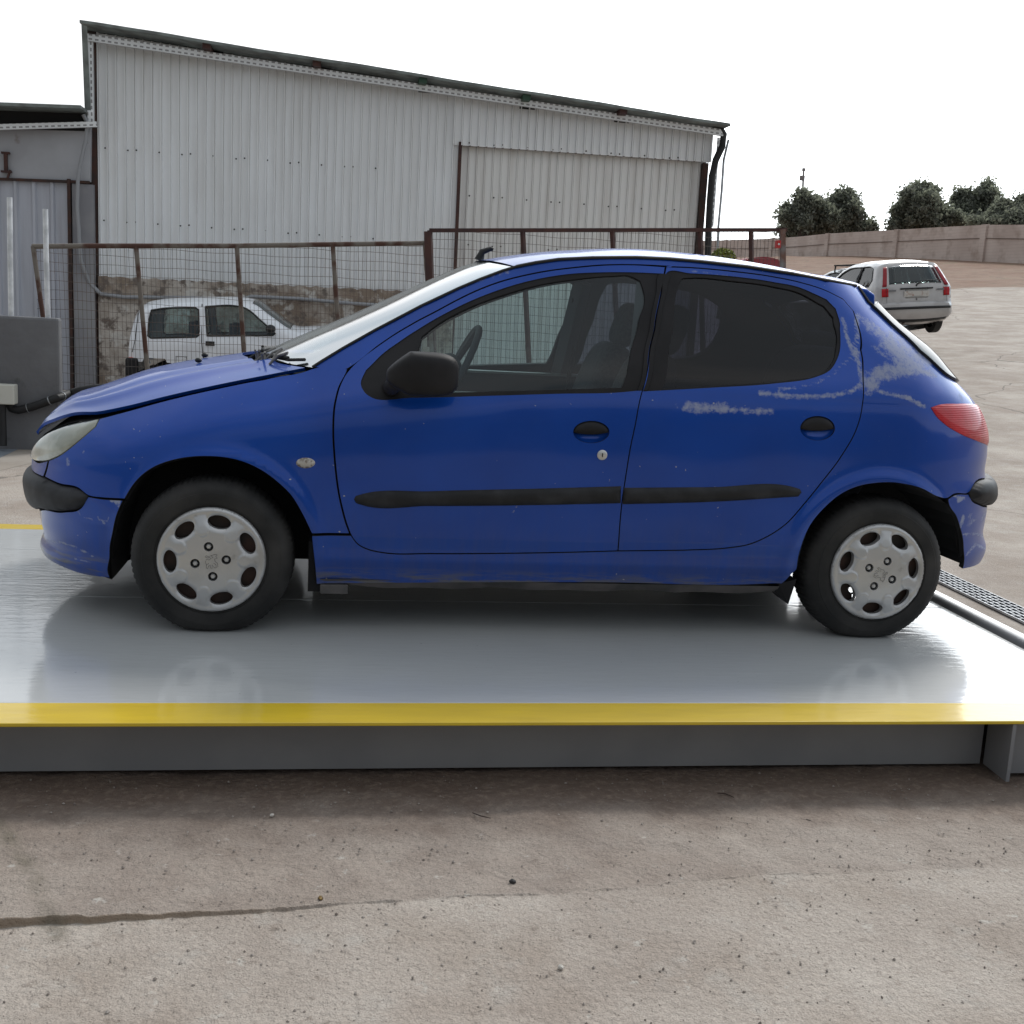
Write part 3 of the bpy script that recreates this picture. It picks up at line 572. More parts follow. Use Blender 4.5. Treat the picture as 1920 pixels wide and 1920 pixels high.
for i in range(len(P)-1):
    for k in range(4): cs.append(tuple(np.array(P[i])*(1-k/4)+np.array(P[i+1])*k/4))
o = MB().tube(cs, .028, 10).build('conduit', mat('grey conduit', (.30, .31, .33), .6), smooth_=True); tag(o, 'grey conduit dropping from the annex roof and running along the stained wall', 'conduit')
polem = mat('bright galvanised tube', (.72, .74, .76), .4, metal=.3, c2=(.5, .52, .54), scale=9)
def long_pipe(pts, r, mt, name, label, Y):
    o = MB().tube([atY(x, y, Y) for x, y in pts], r, 12).build(name, mt, smooth_=True); return tag(o, label, 'pole')
YB = 10.1
long_pipe(((21, 596), (19, 480), (18, 370)), .021, polem, 'steel_pole', 'left of two galvanised poles standing on the grey block', YB+.06)
long_pipe(((90, 596), (87, 500), (85, 392)), .021, polem, 'steel_pole', 'right of two galvanised poles standing on the grey block', YB+.06)

# grey block, kerbs, pipe, switch box
blk = mat('grey painted block', (.155, .157, .165), .85, c2=(.13, .13, .137), scale=3, bump=.3, bscale=18, bdist=.02, c3=(.09, .09, .09), s3=6, lo3=.66, hi3=.72)
a = atY(-220, 598, YB); b = atY(110, 597, YB); 
o = MB().box((a[0], YB, -.05), (b[0], YB+.12, b[2])).build('concrete_block', blk, bevel=.02); tag(o, 'large grey painted concrete block at the left edge', 'concrete block')
pl = atY(150, 741, YB+.13)[2]
o = MB().box((a[0], YB+.125, -.3), (atY(1475, 600, YB+.3)[0], YB+.55, pl)).build('low_wall', mat('grey low wall', (.17, .165, .165), .9, c2=(.13, .12, .11), scale=4), bevel=.015); tag(o, 'low concrete wall carrying the mesh fence', 'wall')
k0 = atZ(30, 829, 0.0); 
o = MB().box((-9, k0[1], -.02), (b[0]+3.0, YB+.13, .045)).build('kerb_slab', mat('dusty concrete slab', (.30, .26, .225), .9, c2=(.22, .17, .13), scale=3, bump=.5, bscale=40, c3=(.10, .12, .05), s3=5, lo3=.66, hi3=.74), bevel=.01); tag(o, kind='structure'); o.name = 'pavement'
V = [tuple(atZ(x, y, .004)) for x, y in ((-200, 832), (62, 829.5), (0, 858), (-200, 950))]
o = mesh('painted_pad', V, [(0, 3, 2, 1)], mat('blue grey painted concrete', (.17, .19, .215), .6)); tag(o, kind='structure')
V = [tuple(atZ(x, y, .002)) for x, y in ((-260, 829), (170, 828), (170, 850), (60, 868), (0, 882), (-260, 960))]
o = mesh('path', V, [(0, 5, 4, 3, 2, 1)], mat('smooth concrete strip', (.36, .32, .28), .85, c2=(.30, .26, .22), scale=3)); tag(o, kind='structure')
sb = thing('switch_box', 'small cream electrical switch box on a black stand against the grey block', 'switch box', tuple(atY(12, 740, YB-.12)))
MB().box((-.08, -.06, -.075), (.075, .06, .085)).build('case', mat('cream plastic', (.55, .54, .48), .5), sb, bevel=.008)
MB().lathe([(0, -.075), (.012, -.075), (.012, -.06)], 12, c=(-.05, 0, 0)).build('knob', M['seal'], sb)
MB().tube([(-.04, 0, -.075), (-.04, 0, -.30), (-.035, -.02, -.42)], .035, 12).build('stand', M['seal'], sb, smooth_=True)
P = [atY(x, y, YB-.05 if x < 112 else YB+.16) for x, y in ((14, 752), (22, 766), (34, 769), (60, 763), (108, 746), (130, 738), (150, 732), (175, 728), (205, 726), (260, 727))]
hs = thing('black_hose', 'thick black corrugated hose running along the low wall by the grey block', 'hose', tuple(P[0]))
P = [tuple(np.array(p)-P[0]) for p in P]; cs = []
for i in range(len(P)-1):
    for k in range(3): cs.append(tuple(np.array(P[i])*(1-k/3)+np.array(P[i+1])*k/3))
MB().tube(cs, .034, 12).build('pipe', M['seal'], hs, smooth_=True)
for i in (8, 11, 13): MB().tube([cs[i], tuple(np.array(cs[i])*.9+np.array(cs[i+1])*.1)], .038, 12).build('clip', galv, hs)

# ------------------------------------------------------------------ fences
YN = YB+.4
wire = mat('fence wire', (.075, .065, .06), .7, c2=(.10, .06, .045), scale=3)
def fence(name, label, top, posts, mesh_x, rail_m, post_m, rr, zbot, sx, sz, square=False, wr=.0018):
    o = thing(name, label, 'fence', (0, 0, 0))
    T = [atY(x, y, YN) for x, y in top]
    tz = lambda x: np.interp(x, [t[0] for t in T], [t[2] for t in T])
    (MB().bar(T[0], T[-1], rr*2, rr*2) if square else MB().tube(T, rr, 10)).build('top_rail', rail_m, o)
    for (xa, ya), (xb, yb) in posts:
        a = atY(xa, ya, YN); b = atY(xb, yb, YN-.02); d = (b-a)/(a[2]-b[2]); b = a+d*(a[2]-zbot)
        (MB().bar(a, b, rr*2, rr*2) if square else MB().tube([a, b], rr*.95, 10)).build('post', post_m, o)
    w_ = MB(); x = mesh_x[0]; rn = random.Random(5)
    while x < mesh_x[1]:
        lean = .02+rn.uniform(-.004, .004); z1 = tz(x)-.01; j = rn.uniform(-.006, .006)
        n = 4; pts = [(x+(z1-zbot)*lean*k/n+rn.uniform(-.003, .003), YN+.02+rn.uniform(-.006, .006), z1+(zbot-z1)*k/n) for k in range(n+1)]
        w_.tube(pts, wr, 4, False); x += sx
    z = zbot
    while z < float(max(tz(mesh_x[0]), tz(mesh_x[1])))-.02:
        pts = []
        for k in range(21):
            x = mesh_x[0]+(mesh_x[1]-mesh_x[0])*k/20; zz = z+.006*math.sin(k*1.7+z*9)
            if zz < tz(x): pts.append((x, YN+.02, zz))
        if len(pts) > 1: w_.tube(pts, wr, 4, False)
        z += sz
    w_.build('wire_mesh', wire, o)
    return o
X_ = lambda px_, py_=460: float(atY(px_, py_, YN)[0])
fence('mesh_fence', 'wire mesh fence with rusty flaking tube frame in front of the white car', [(60, 462), (180, 461), (440, 461), (640, 458), (800, 456)],
      [((62, 462), (80, 590)), ((255, 461), (276, 690)), ((444, 461), (457, 655)), ((624, 459), (633, 600)), ((797, 457), (801, 520))], (X_(66), X_(800)), M['rustrail'], M['rustrail'], .021, pl, .036, .078)
fence('mesh_fence', 'taller dark red framed mesh fence in front of the workshop door', [(805, 432), (1475, 431)],
      [((806, 432), (809, 520)), ((980, 433), (982, 475)), ((1148, 433), (1150, 475)), ((1313, 433), (1314, 480)), ((1408, 434), (1409, 485))], (X_(810), X_(1470)), M['darkred'], M['darkred'], .017, .3, .036, .078, True)
o = MB().bar(atY(801, 434, YN-.03), atY(807, 650, YN-.03), .055, .055).build('gate_post', M['darkred']); tag(o, 'thick dark red post between the two mesh fences', 'post')
o = MB().bar(atY(1467, 430, YN-.03), atY(1469, 620, YN-.03), .045, .045).build('gate_post', mat('grey post', (.2, .2, .2), .7, c2=(.15, .08, .06), scale=8)); tag(o, 'grey steel post ending the dark red fence at the right', 'post')
c = atY(1458, 458, YN-.06)
rbx = thing('red_box', 'small red box fixed near the right end of the fence', 'box', tuple(c)); MB().box((-.018, -.03, -.035), (.022, .03, .035)).build('case', mat('red enamel', (.45, .02, .02), .4), rbx, bevel=.006)
MB().lathe([(0, -.034), (.01, -.034), (.01, -.03)], 10).build('lens', mat('white disc', (.6, .6, .6), .5), rbx)
# ------------------------------------------------------------------ triangulated panels
def inpoly(P, poly):
    x, y = P[:, 0], P[:, 1]; c = np.zeros(len(P), bool); n = len(poly); j = n-1
    for i in range(n):
        xi, yi = poly[i]; xj, yj = poly[j]
        if yi != yj:
            c ^= ((yi > y) != (yj > y)) & (x < (xj-xi)*(y-yi)/(yj-yi)+xi)
        j = i
    return c
def segdist(P, poly, closed=True):
    d = np.full(len(P), 1e9); n = len(poly)
    for i in range(n if closed else n-1):
        a = np.array(poly[i]); b = np.array(poly[(i+1) % n]); ab = b-a; l = ab@ab
        if l < 1e-12: continue
        t = np.clip(((P-a)@ab)/l, 0, 1); q = a+t[:, None]*ab; d = np.minimum(d, np.hypot(*(P-q).T))
    return d
def resample(pts, step, corner=42):
    "closed loop, smoothed by Hermite segments except at sharp corners"
    p = np.array(pts, float); n = len(p); out = []
    T1 = np.zeros_like(p); T0 = np.zeros_like(p)
    for i in range(n):
        a = p[i]-p[i-1]; b = p[(i+1) % n]-p[i]; la = np.hypot(*a); lb = np.hypot(*b)
        ang = np.degrees(np.arccos(np.clip(a@b/(la*lb+1e-12), -1, 1)))
        if ang > corner: T0[i] = b/lb; T1[i] = a/la
        else:
            t = a/la*lb+b/lb*la; t /= np.hypot(*t)+1e-12; T0[i] = t; T1[i] = t
    for i in range(n):
        a = p[i]; b = p[(i+1) % n]; l = np.hypot(*(b-a)); k = max(1, int(math.ceil(l/step)))
        for q in range(k):
            t = q/k; h = (2*t**3-3*t**2+1)*a+(t**3-2*t**2+t)*l*T0[i]+(-2*t**3+3*t**2)*b+(t**3-t**2)*l*T1[(i+1) % n]
            out.append(h)
    return np.array(out)
def area(p): x, y = p[:, 0], p[:, 1]; return .5*np.sum(x*np.roll(y, -1)-y*np.roll(x, -1))
def insetp(p, d):
    if area(p) < 0: p = p[::-1]
    a = p-np.roll(p, 1, 0); b = np.roll(p, -1, 0)-p
    na = np.stack([-a[:, 1], a[:, 0]], 1); nb = np.stack([-b[:, 1], b[:, 0]], 1)
    na /= np.hypot(*na.T)[:, None]+1e-12; nb /= np.hypot(*nb.T)[:, None]+1e-12
    m = na+nb; l = np.maximum((m*m).sum(1)/2, .35); return p+m/l[:, None]*d
def tri(outer, holes, g):
    loops = [outer]+holes; lo = outer.min(0); hi = outer.max(0)
    gx, gy = np.meshgrid(np.arange(lo[0]+g/2, hi[0], g), np.arange(lo[1]+g/2, hi[1], g), indexing='ij')
    gx = gx+(np.arange(gy.shape[1])[None, :] % 2)*g*.5
    P = np.stack([gx.ravel(), gy.ravel()], 1); P = P[inpoly(P, outer)]
    for h in holes: P = P[~inpoly(P, h)]
    if len(P):
        d = np.full(len(P), 1e9)
        for l in loops: d = np.minimum(d, segdist(P, l))
        P = P[d > g*.5]
    V = []; Ed = []
    for l in loops:
        n0 = len(V); V += [Vector(q) for q in l]; Ed += [(n0+i, n0+(i+1) % len(l)) for i in range(len(l))]
    V += [Vector(q) for q in P]
    r = delaunay_2d_cdt(V, Ed, [], 0, 1e-6)
    P = np.array([tuple(v) for v in r[0]]); Fc = np.array([f for f in r[2] if len(f) == 3])
    c = P[Fc].mean(1); k = inpoly(c, outer)
    for h in holes: k &= ~inpoly(c, h)
    Fc = Fc[k]
    a = P[Fc]; ar = (a[:, 1, 0]-a[:, 0, 0])*(a[:, 2, 1]-a[:, 0, 1])-(a[:, 2, 0]-a[:, 0, 0])*(a[:, 1, 1]-a[:, 0, 1])
    Fc[ar < 0] = Fc[ar < 0][:, ::-1]
    return P, Fc

# ------------------------------------------------------------------ simple hatchbacks for the background
def shell_car(root, outline, arches, windows, wf, m_body, m_glass, wheels, wheel_r=.28, bulge=.07, patches=(), tyre_w=.16, half=.72):
    "outline/window coordinates are (x along, z up); wf gives half width"
    O = resample(outline, .05, 40)
    if area(O) < 0: O = O[::-1]
    def ww(P):
        d = segdist(P, O); r = .10; t = np.clip(1-d/r, 0, 1); return wf(P[:, 0], P[:, 1])-.085*(1-np.sqrt(np.maximum(0, 1-t*t)))
    AO = O
    circ = [np.array([(cx+r*math.cos(t), cz+r*math.sin(t)) for t in np.linspace(0, 2*math.pi, 28, endpoint=False)]) for cx, cz, r in arches]
    wins = [resample(w_, .04, 28) for w_ in windows]
    # cut arches that meet the lower edge: drop the outline part inside the arch
    P, Fc = tri(O, wins, .055)
    cen = P[Fc].mean(1)
    keep = np.ones(len(Fc), bool)
    for cx, cz, r in arches: keep &= np.hypot(cen[:, 0]-cx, cen[:, 1]-cz) > r
    Fc = Fc[keep]
    V = []; FF = []
    for s in (1, -1):
        n0 = len(V); w_ = ww(P)
        V += [(p[0], -s*q, p[1]) for p, q in zip(P, w_)]
        FF += [tuple(n0+i for i in (f if s > 0 else f[::-1])) for f in Fc]
    nv = 15; we = ww(O); nrm = np.stack([(np.roll(O, -1, 0)-np.roll(O, 1, 0))[:, 1], -(np.roll(O, -1, 0)-np.roll(O, 1, 0))[:, 0]], 1); nrm /= np.hypot(*nrm.T)[:, None]
    def strip(i, v, off=0):
        b = bulge*(1-abs(v)**2.2)+off; return (O[i, 0]+nrm[i, 0]*b, -v*we[i]*1.0, O[i, 1]+nrm[i, 1]*b)
    n0 = len(V); n = len(O)
    for i in range(n):
        for k in range(nv): V.append(strip(i, 1-2*k/(nv-1)))
    for i in range(n):
        j = (i+1) % n; cx_, cz_ = (O[i]+O[j])/2
        if any(math.hypot(cx_-a, cz_-b) < r for a, b, r in arches): continue
        for k in range(nv-1): FF.append((n0+i*nv+k, n0+i*nv+k+1, n0+j*nv+k+1, n0+j*nv+k))
    b_ = mesh('body', V, FF, m_body, root, True)
    try: b_.data.set_sharp_from_angle(angle=R(38))
    except Exception: pass
    for w_ in wins:
        for s in (1, -1):
            P2, F2 = tri(w_, [], .1); q = ww(P2)-.012
            g_ = mesh('window', [(p[0], -s*k, p[1]) for p, k in zip(P2, q)], [f if s > 0 else f[::-1] for f in F2], m_glass, root, True)
            fr = MB(); q2 = ww(w_)+.002; fr.tube([(p[0], -s*k, p[1]) for p, k in zip(w_, q2)]+[(w_[0][0], -s*q2[0], w_[0][1])], .012, 6, False); fr.build('window_seal', M['seal'], g_)
    def near(x, z): return int(np.argmin(np.hypot(O[:, 0]-x, O[:, 1]-z)))
    for nm, a, b, v0, v1, off, m_ in patches:
        i0, i1 = near(*a), near(*b); idx = []; i = i0
        fwd = (i1-i0) % n; bwd = (i0-i1) % n; st = 1 if fwd <= bwd else -1
        while True:
            idx.append(i)
            if i == i1: break
            i = (i+st) % n
        kk = 9; V = []; F2 = []
        for i in idx:
            for k in range(kk): V.append(strip(i, v0+(v1-v0)*k/(kk-1), off))
        for i in range(len(idx)-1):
            for k in range(kk-1): F2.append((i*kk+k, (i+1)*kk+k, (i+1)*kk+k+1, i*kk+k+1))
        o_ = mesh(nm, V, F2, m_, root, True); so_ = o_.modifiers.new('thick', 'SOLIDIFY'); so_.thickness = .008; so_.offset = 0
    for cx, cz in wheels:
        for s in (-1, 1):
            h = thing('wheel', None, None); h.parent = root; h.location = (cx, s*(half-.02), cz)
            tw = tyre_w*s
            MB().lathe([(wheel_r*.62, -.02*s), (wheel_r*.66, .0), (wheel_r*.9, .0), (wheel_r*.98, -.02*s), (wheel_r, -.05*s), (wheel_r, -tw), (wheel_r*.6, -tw)], 32).build('tyre', M['tyre'], h, smooth_=True)
            MB().lathe([(0, -.015*s), (wheel_r*.25, -.01*s), (wheel_r*.60, -.015*s), (wheel_r*.64, -.05*s)], 24).build('hub_cap', M['hub'], h, smooth_=True)
    # dark interior, underside
    x0, x1 = O[:, 0].min()+.25, O[:, 0].max()-.5
    MB().box((x0, -.6, .22), (x1, .6, .32)).build('floor_pan', M['dark'], root)
    for sx_ in (.52, .30): 
        for sy_ in (-.3, .3): sb_ = MB(); sb_.box((O[:, 0].min()+(x1-x0)*sx_, sy_-.22, .35), (O[:, 0].min()+(x1-x0)*sx_+.12, sy_+.22, 1.0)); sb_.box((O[:, 0].min()+(x1-x0)*sx_+.02, sy_-.12, 1.0), (O[:, 0].min()+(x1-x0)*sx_+.1, sy_+.12, 1.16)); sb_.build('seat', M['cloth'], root)

wpaint = mat('white car paint', (.78, .80, .84), .35, coat=.8, c2=(.70, .72, .76), scale=2)
YC = 16.6
wc = thing('parked_car', 'small white hatchback parked behind the mesh fence against the workshop', 'car', tuple(atY(240, 740, YC)))
o0 = atY(240, 740, YC); cs2 = atY(340, 740, YC)-o0
def PC(x, y): p = atY(x, y, YC); return (float(p[0]-o0[0]), float(p[2]))
zb0 = PC(300, 682)[1]-.35-.28+.05
wc.location = (o0[0], YC+.74, zb0); sub = lambda p: (p[0], p[1]-zb0)
W_ = lambda pts: [sub(PC(*q_)) for q_ in pts]
wf = lambda x, z: .745-.30*np.maximum(0, z-.88)-.05*np.maximum(0, .4-z)
xa = sub(PC(290, 700))[0]
shell_car(wc, W_([(241, 690), (240, 655), (244, 622), (253, 592), (264, 578), (290, 571), (330, 568), (400, 566), (446, 567), (470, 571), (504, 594), (549, 622), (600, 623), (650, 632), (672, 648), (680, 690)])+[(3.25, .25), (.1, .24)],
          [(xa, .30, .355), (xa+2.2, .27, .345)],
          [W_([(281, 582), (300, 579), (364, 577), (370, 581), (373, 628), (368, 632), (283, 634), (277, 630), (278, 600)]), W_([(383, 575), (440, 574), (455, 577), (490, 603), (516, 626), (512, 629), (388, 630)])],
          wf, wpaint, M['glass'], [(xa, .27), (xa+2.2, .27)], patches=[('windscreen', W_([(472, 572)])[0], W_([(545, 620)])[0], -.9, .9, .004, mat('dark windscreen', (.07, .08, .08), .25, coat=.5)), ('rear_bumper', W_([(240, 686)])[0], (.0, .3), -1.04, 1.04, .03, M['trim'])])
MB().box((-.03, -.79, .30), (.14, -.70, .645)).build('bumper_corner', M['trim'], wc, bevel=.03)
c = sub(PC(246, 678)); MB().box((c[0]-.04, -.76, c[1]-.05), (c[0]+.03, -.62, c[1]+.06)).build('tail_lamp', mat('orange red lens', (.5, .06, .02), .3), wc, bevel=.01)
c = sub(PC(394, 644)); MB().box((c[0]-.06, -.765, c[1]-.03), (c[0]+.06, -.74, c[1]+.03)).build('door_handle', M['seal'], wc, bevel=.006)
c = sub(PC(508, 622)); MB().ell((c[0], -.83, c[1]+.04), (.07, .09, .06)).build('mirror', M['seal'], wc, smooth_=True)
a, b = sub(PC(376, 570)), sub(PC(384, 700))
for p_ in ((a, b), (sub(PC(256, 588)), sub(PC(248, 660)))):
    MB().tube([(p_[0][0], -float(wf(0, p_[0][1]))+.02, p_[0][1]), (p_[0][0]+.3*(p_[1][0]-p_[0][0]), -.745, .9), (p_[1][0], -.749, p_[1][1])], .006, 6).build('door_gap', M['seal'], wc)
c = sub(PC(340, 678)); fl = MB(); 
fl.tube([(c[0]-.07, -.75, c[1]-.07), (c[0]-.07, -.75, c[1]+.07), (c[0]+.07, -.75, c[1]+.07), (c[0]+.07, -.75, c[1]-.07), (c[0]-.07, -.75, c[1]-.07)], .004, 5); fl.build('fuel_flap_gap', M['seal'], wc)

# silver hatchback in the yard
spaint = mat('silver car paint', (.42, .405, .40), .38, metal=.35, coat=.7, c2=(.36, .345, .34), scale=3)
def hatch_outline():
    return [(.10, .30), (.0, .34), (-.03, .46), (-.02, .60), (.03, .64), (.05, .80), (.07, .96), (.16, 1.10), (.34, 1.34), (.40, 1.41), (.7, 1.44), (1.3, 1.45), (2.0, 1.42), (2.25, 1.36), (2.95, .98), (3.1, .93), (3.55, .80), (3.70, .66), (3.74, .45), (3.65, .25), (3.4, .2), (.4, .2)]
wf2 = lambda x, z: .805-.40*np.maximum(0, z-.92)-.12*np.maximum(0, .4-z)-.04*np.clip((.35-x)/.35, 0, 1)
hb = thing('parked_car', 'silver hatchback seen from behind on the open yard at the right', 'car', (0, 0, 0))
D_h = 24.
gp_ = CAM+ray(1752, 623)*D_h
red1 = mat('red lamp', (.40, .003, .009), .4, coat=.3, spec=.2); red2 = mat('dark red lamp', (.24, .003, .010), .4, coat=.3, spec=.2)
rg = glass('rear glass', (.30, .36, .36), .02, .12, (.05, .06, .08), .9)
shell_car(hb, hatch_outline(), [(.62, .28, .34), (3.07, .28, .34)],
          [[(.52, .97), (.46, 1.10), (.62, 1.32), (.75, 1.36), (1.15, 1.37), (1.18, .96)], [(1.24, .96), (1.21, 1.37), (1.9, 1.34), (2.15, 1.27), (2.6, 1.0), (2.5, .95)]],
          wf2, spaint, rg, [(.62, .28), (3.07, .28)], wheel_r=.285, bulge=.05, half=.77,
          patches=[('rear_window', (.10, 1.0), (.33, 1.335), -.83, .83, .004, rg), ('bumper_strip', (-.03, .50), (-.025, .55), -1.03, 1.03, .012, M['seal']),
                   ('tail_lamp', (.055, .76), (.065, .94), .84, 1.03, .012, red1), ('tail_lamp', (.055, .76), (.065, .94), -1.03, -.84, .012, red1),
                   ('tail_lamp', (.07, .96), (.33, 1.33), .90, 1.03, .012, red2), ('tail_lamp', (.07, .96), (.33, 1.33), -1.03, -.90, .012, red2),
                   ('plate_recess', (.04, .74), (.06, .91), -.34, .34, .004, mat('recess grey', (.30, .30, .29), .5)),
                   ('valance', (.0, .34), (.10, .30), -.95, .95, .006, M['seal']),
                   ('windscreen', (2.3, 1.33), (2.9, 1.0), -.9, .9, .004, rg)])
MB().box((-.012, -.26, .755), (.0, .26, .865)).build('number_plate', mat('worn plate', (.50, .48, .45), .5, c2=(.33, .22, .18), scale=12, lo=.5, hi=.65), hb)
MB().box((-.02, -.34, .90), (.02, .34, .93)).build('plate_light_bar', M['seal'], hb, bevel=.01)
MB().tube([(.03, .0, .96), (-.01, .0, 1.0), (.02, -.16, 1.06), (.06, -.55, 1.07)], [.018, .016, .01, .006], 8).build('rear_wiper', M['seal'], hb)
MB().lathe([(0, -.0), (.02, .0), (.02, .01)], 12, c=(-.012, 0, 0)).build('lock', M['seal'], hb).location = (-.0, .0, .70)
for s in (-1, 1): MB().box((-.008, .5*s-.07, .865), (.0, .5*s+.07, .90)).build('badge', mat('badge grey', (.16, .16, .17), .4), hb)
for s in (-1, 1): MB().tube([(-.012, s*.62, .64), (-.0, s*.62, .80), (.02, s*.62, .95)], .004, 5).build('tailgate_gap', M['seal'], hb)
MB().tube([(.1, .2, .26), (.3, .2, .22), (.9, .1, .25)], .03, 8).build('exhaust', M['rim'], hb)
hd = YAW*.0+R(2)
mw = Matrix.Rotation(-hd, 4, 'Z')@Matrix.Rotation(R(90), 4, 'Z')@Matrix.Rotation(R(-5.0), 4, 'X')
off = mw@Vector((.62, -.70, 0)); hb.matrix_world = Matrix.Translation(Vector(gp_)-off)@mw
hb_loc = np.array(hb.matrix_world.translation)

# dark estate with roof rack behind it
dp = mat('dark grey car paint', (.05, .055, .065), .3, coat=1)
db = thing('parked_car', 'dark car with a black roof rack, mostly hidden behind the silver hatchback', 'car', (0, 0, 0))
shell_car(db, hatch_outline(), [(.62, .28, .34), (3.07, .28, .34)],
          [[(.52, .97), (.46, 1.10), (.62, 1.32), (.75, 1.36), (1.15, 1.37), (1.18, .96)], [(1.24, .96), (1.21, 1.37), (1.9, 1.34), (2.15, 1.27), (2.6, 1.0), (2.5, .95)]],
          wf2, dp, rg, [(.62, .28), (3.07, .28)], wheel_r=.285, bulge=.05, half=.77,
          patches=[('roof', (.5, 1.43), (2.0, 1.42), -.9, .9, .004, mat('pale roof', (.35, .37, .40), .3, coat=1)), ('rear_window', (.10, 1.0), (.33, 1.335), -.90, .90, .004, rg)])
rk = MB()
for x in (.8, 1.7):
    rk.bar((x, -.62, 1.56), (x, .62, 1.56), .04, .03)
    for s in (-1, 1): rk.bar((x, s*.60, 1.38), (x, s*.58, 1.56), .03, .03)
for s in (-1, 0, 1): rk.bar((.6, s*.5, 1.575), (1.9, s*.5, 1.575), .03, .02)
rk.build('roof_rack', M['seal'], db)
gd = CAM+ray(1668, 517)*30; zz = float(G(gd[0], gd[1]))
db.matrix_world = Matrix.Translation((gd[0], gd[1], gd[2]-1.28))@Matrix.Rotation(R(94), 4, 'Z')@Matrix.Rotation(R(-3), 4, 'X')

# ------------------------------------------------------------------ far wall, trees, pole, shrub, red tub
def atD(x, y, D): return CAM+ray(x, y)*D
def wall_extra(t, tc, mp, col, b):
    o = tc.outputs['Object']
    a = nmix(t, nnoise(t, o, .5, 7, .35, .65), (.46, .375, .335), (.57, .485, .44))
    br = N(t, 'ShaderNodeTexBrick'); m2 = N(t, 'ShaderNodeMapping'); m2.inputs['Rotation'].default_value = (R(90), 0, 0); L(t, o, m2.inputs[0]); L(t, m2.outputs[0], br.inputs[0])
    br.inputs['Scale'].default_value = 1.0; br.inputs['Brick Width'].default_value = .42; br.inputs['Row Height'].default_value = .2; br.inputs['Mortar Size'].default_value = .015
    a = nmix(t, nmath(t, 'MULTIPLY', br.outputs['Fac'], .22), a, (.27, .22, .19))
    return nmix(t, nmath(t, 'MULTIPLY', nnoise(t, o, .9, 8, .55, .7), .5), a, (.24, .17, .13))
M['wall'] = mat('beige block wall', rough=.95, extra=wall_extra)
fw_ = thing('boundary_wall', 'long beige concrete block wall with pillars along the far end of the yard', 'wall', (0, 0, 0))
pa = atD(1553, 438, 96); pb = atD(1854, 421, 75); dv = (pb-pa)/2.03
tops = [(1300, 452), (1400, 449), (1476, 446), (1553, 438), (1677, 431), (1839, 421.5), (2060, 421)]
V = []; Fc = []; base = []
for i in range(-7, 6):
    p = pa+dv*i; q_ = proj(p); base.append((p, q_))
def wtop(p): 
    qx = float(proj(p)[0]); ty = np.interp(qx, [t_[0] for t_ in tops], [t_[1] for t_ in tops]); D = (p-CAM)@_fw; return CAM+ray(qx, ty)*D
P_ = []
for k in range(-14, 24):
    p = pa+dv*k/2; t_ = wtop(p); z_ = t_[2]; P_.append((p[0], p[1], z_))
nrm2 = np.array([-dv[1], dv[0]]); nrm2 /= np.hypot(*nrm2); 
for (x, y, z) in P_:
    V += [(x, y, -2), (x, y, z), (x+nrm2[0]*.25, y+nrm2[1]*.25, z), (x+nrm2[0]*.25, y+nrm2[1]*.25, -2)]
for k in range(len(P_)-1):
    a = k*4; Fc += [(a, a+4, a+5, a+1), (a+1, a+5, a+6, a+2), (a+2, a+6, a+7, a+3)]
mesh('wall_panel', V, Fc, M['wall'], fw_)
vn = -nrm2 if (-nrm2)@(CAM[:2]-pa[:2]) > 0 else nrm2
dn_ = (dv/np.linalg.norm(dv))
for i in range(-3, 6):
    p = pa+dv*i; z_ = wtop(p)[2]+.02
    MB().add([(p[0]+dn_[0]*a*.28+vn[0]*b, p[1]+dn_[1]*a*.28+vn[1]*b, zz_) for zz_ in (-2, z_) for a, b in ((-1, .14), (1, .14), (1, -.1), (-1, -.1))],
             [(0, 1, 2, 3), (7, 6, 5, 4), (0, 4, 5, 1), (1, 5, 6, 2), (2, 6, 7, 3), (3, 7, 4, 0)]).build('pillar', M['wall'], fw_)
hb2 = MB()
for k in range(len(P_)-1): 
    a = np.array(P_[k]); b = np.array(P_[k+1]); hb2.bar(a+[vn[0]*.02, vn[1]*.02, -.85], b+[vn[0]*.02, vn[1]*.02, -.85], .06, .045)
hb2.build('band_course', mat('dark joint', (.17, .13, .11), .9), fw_)

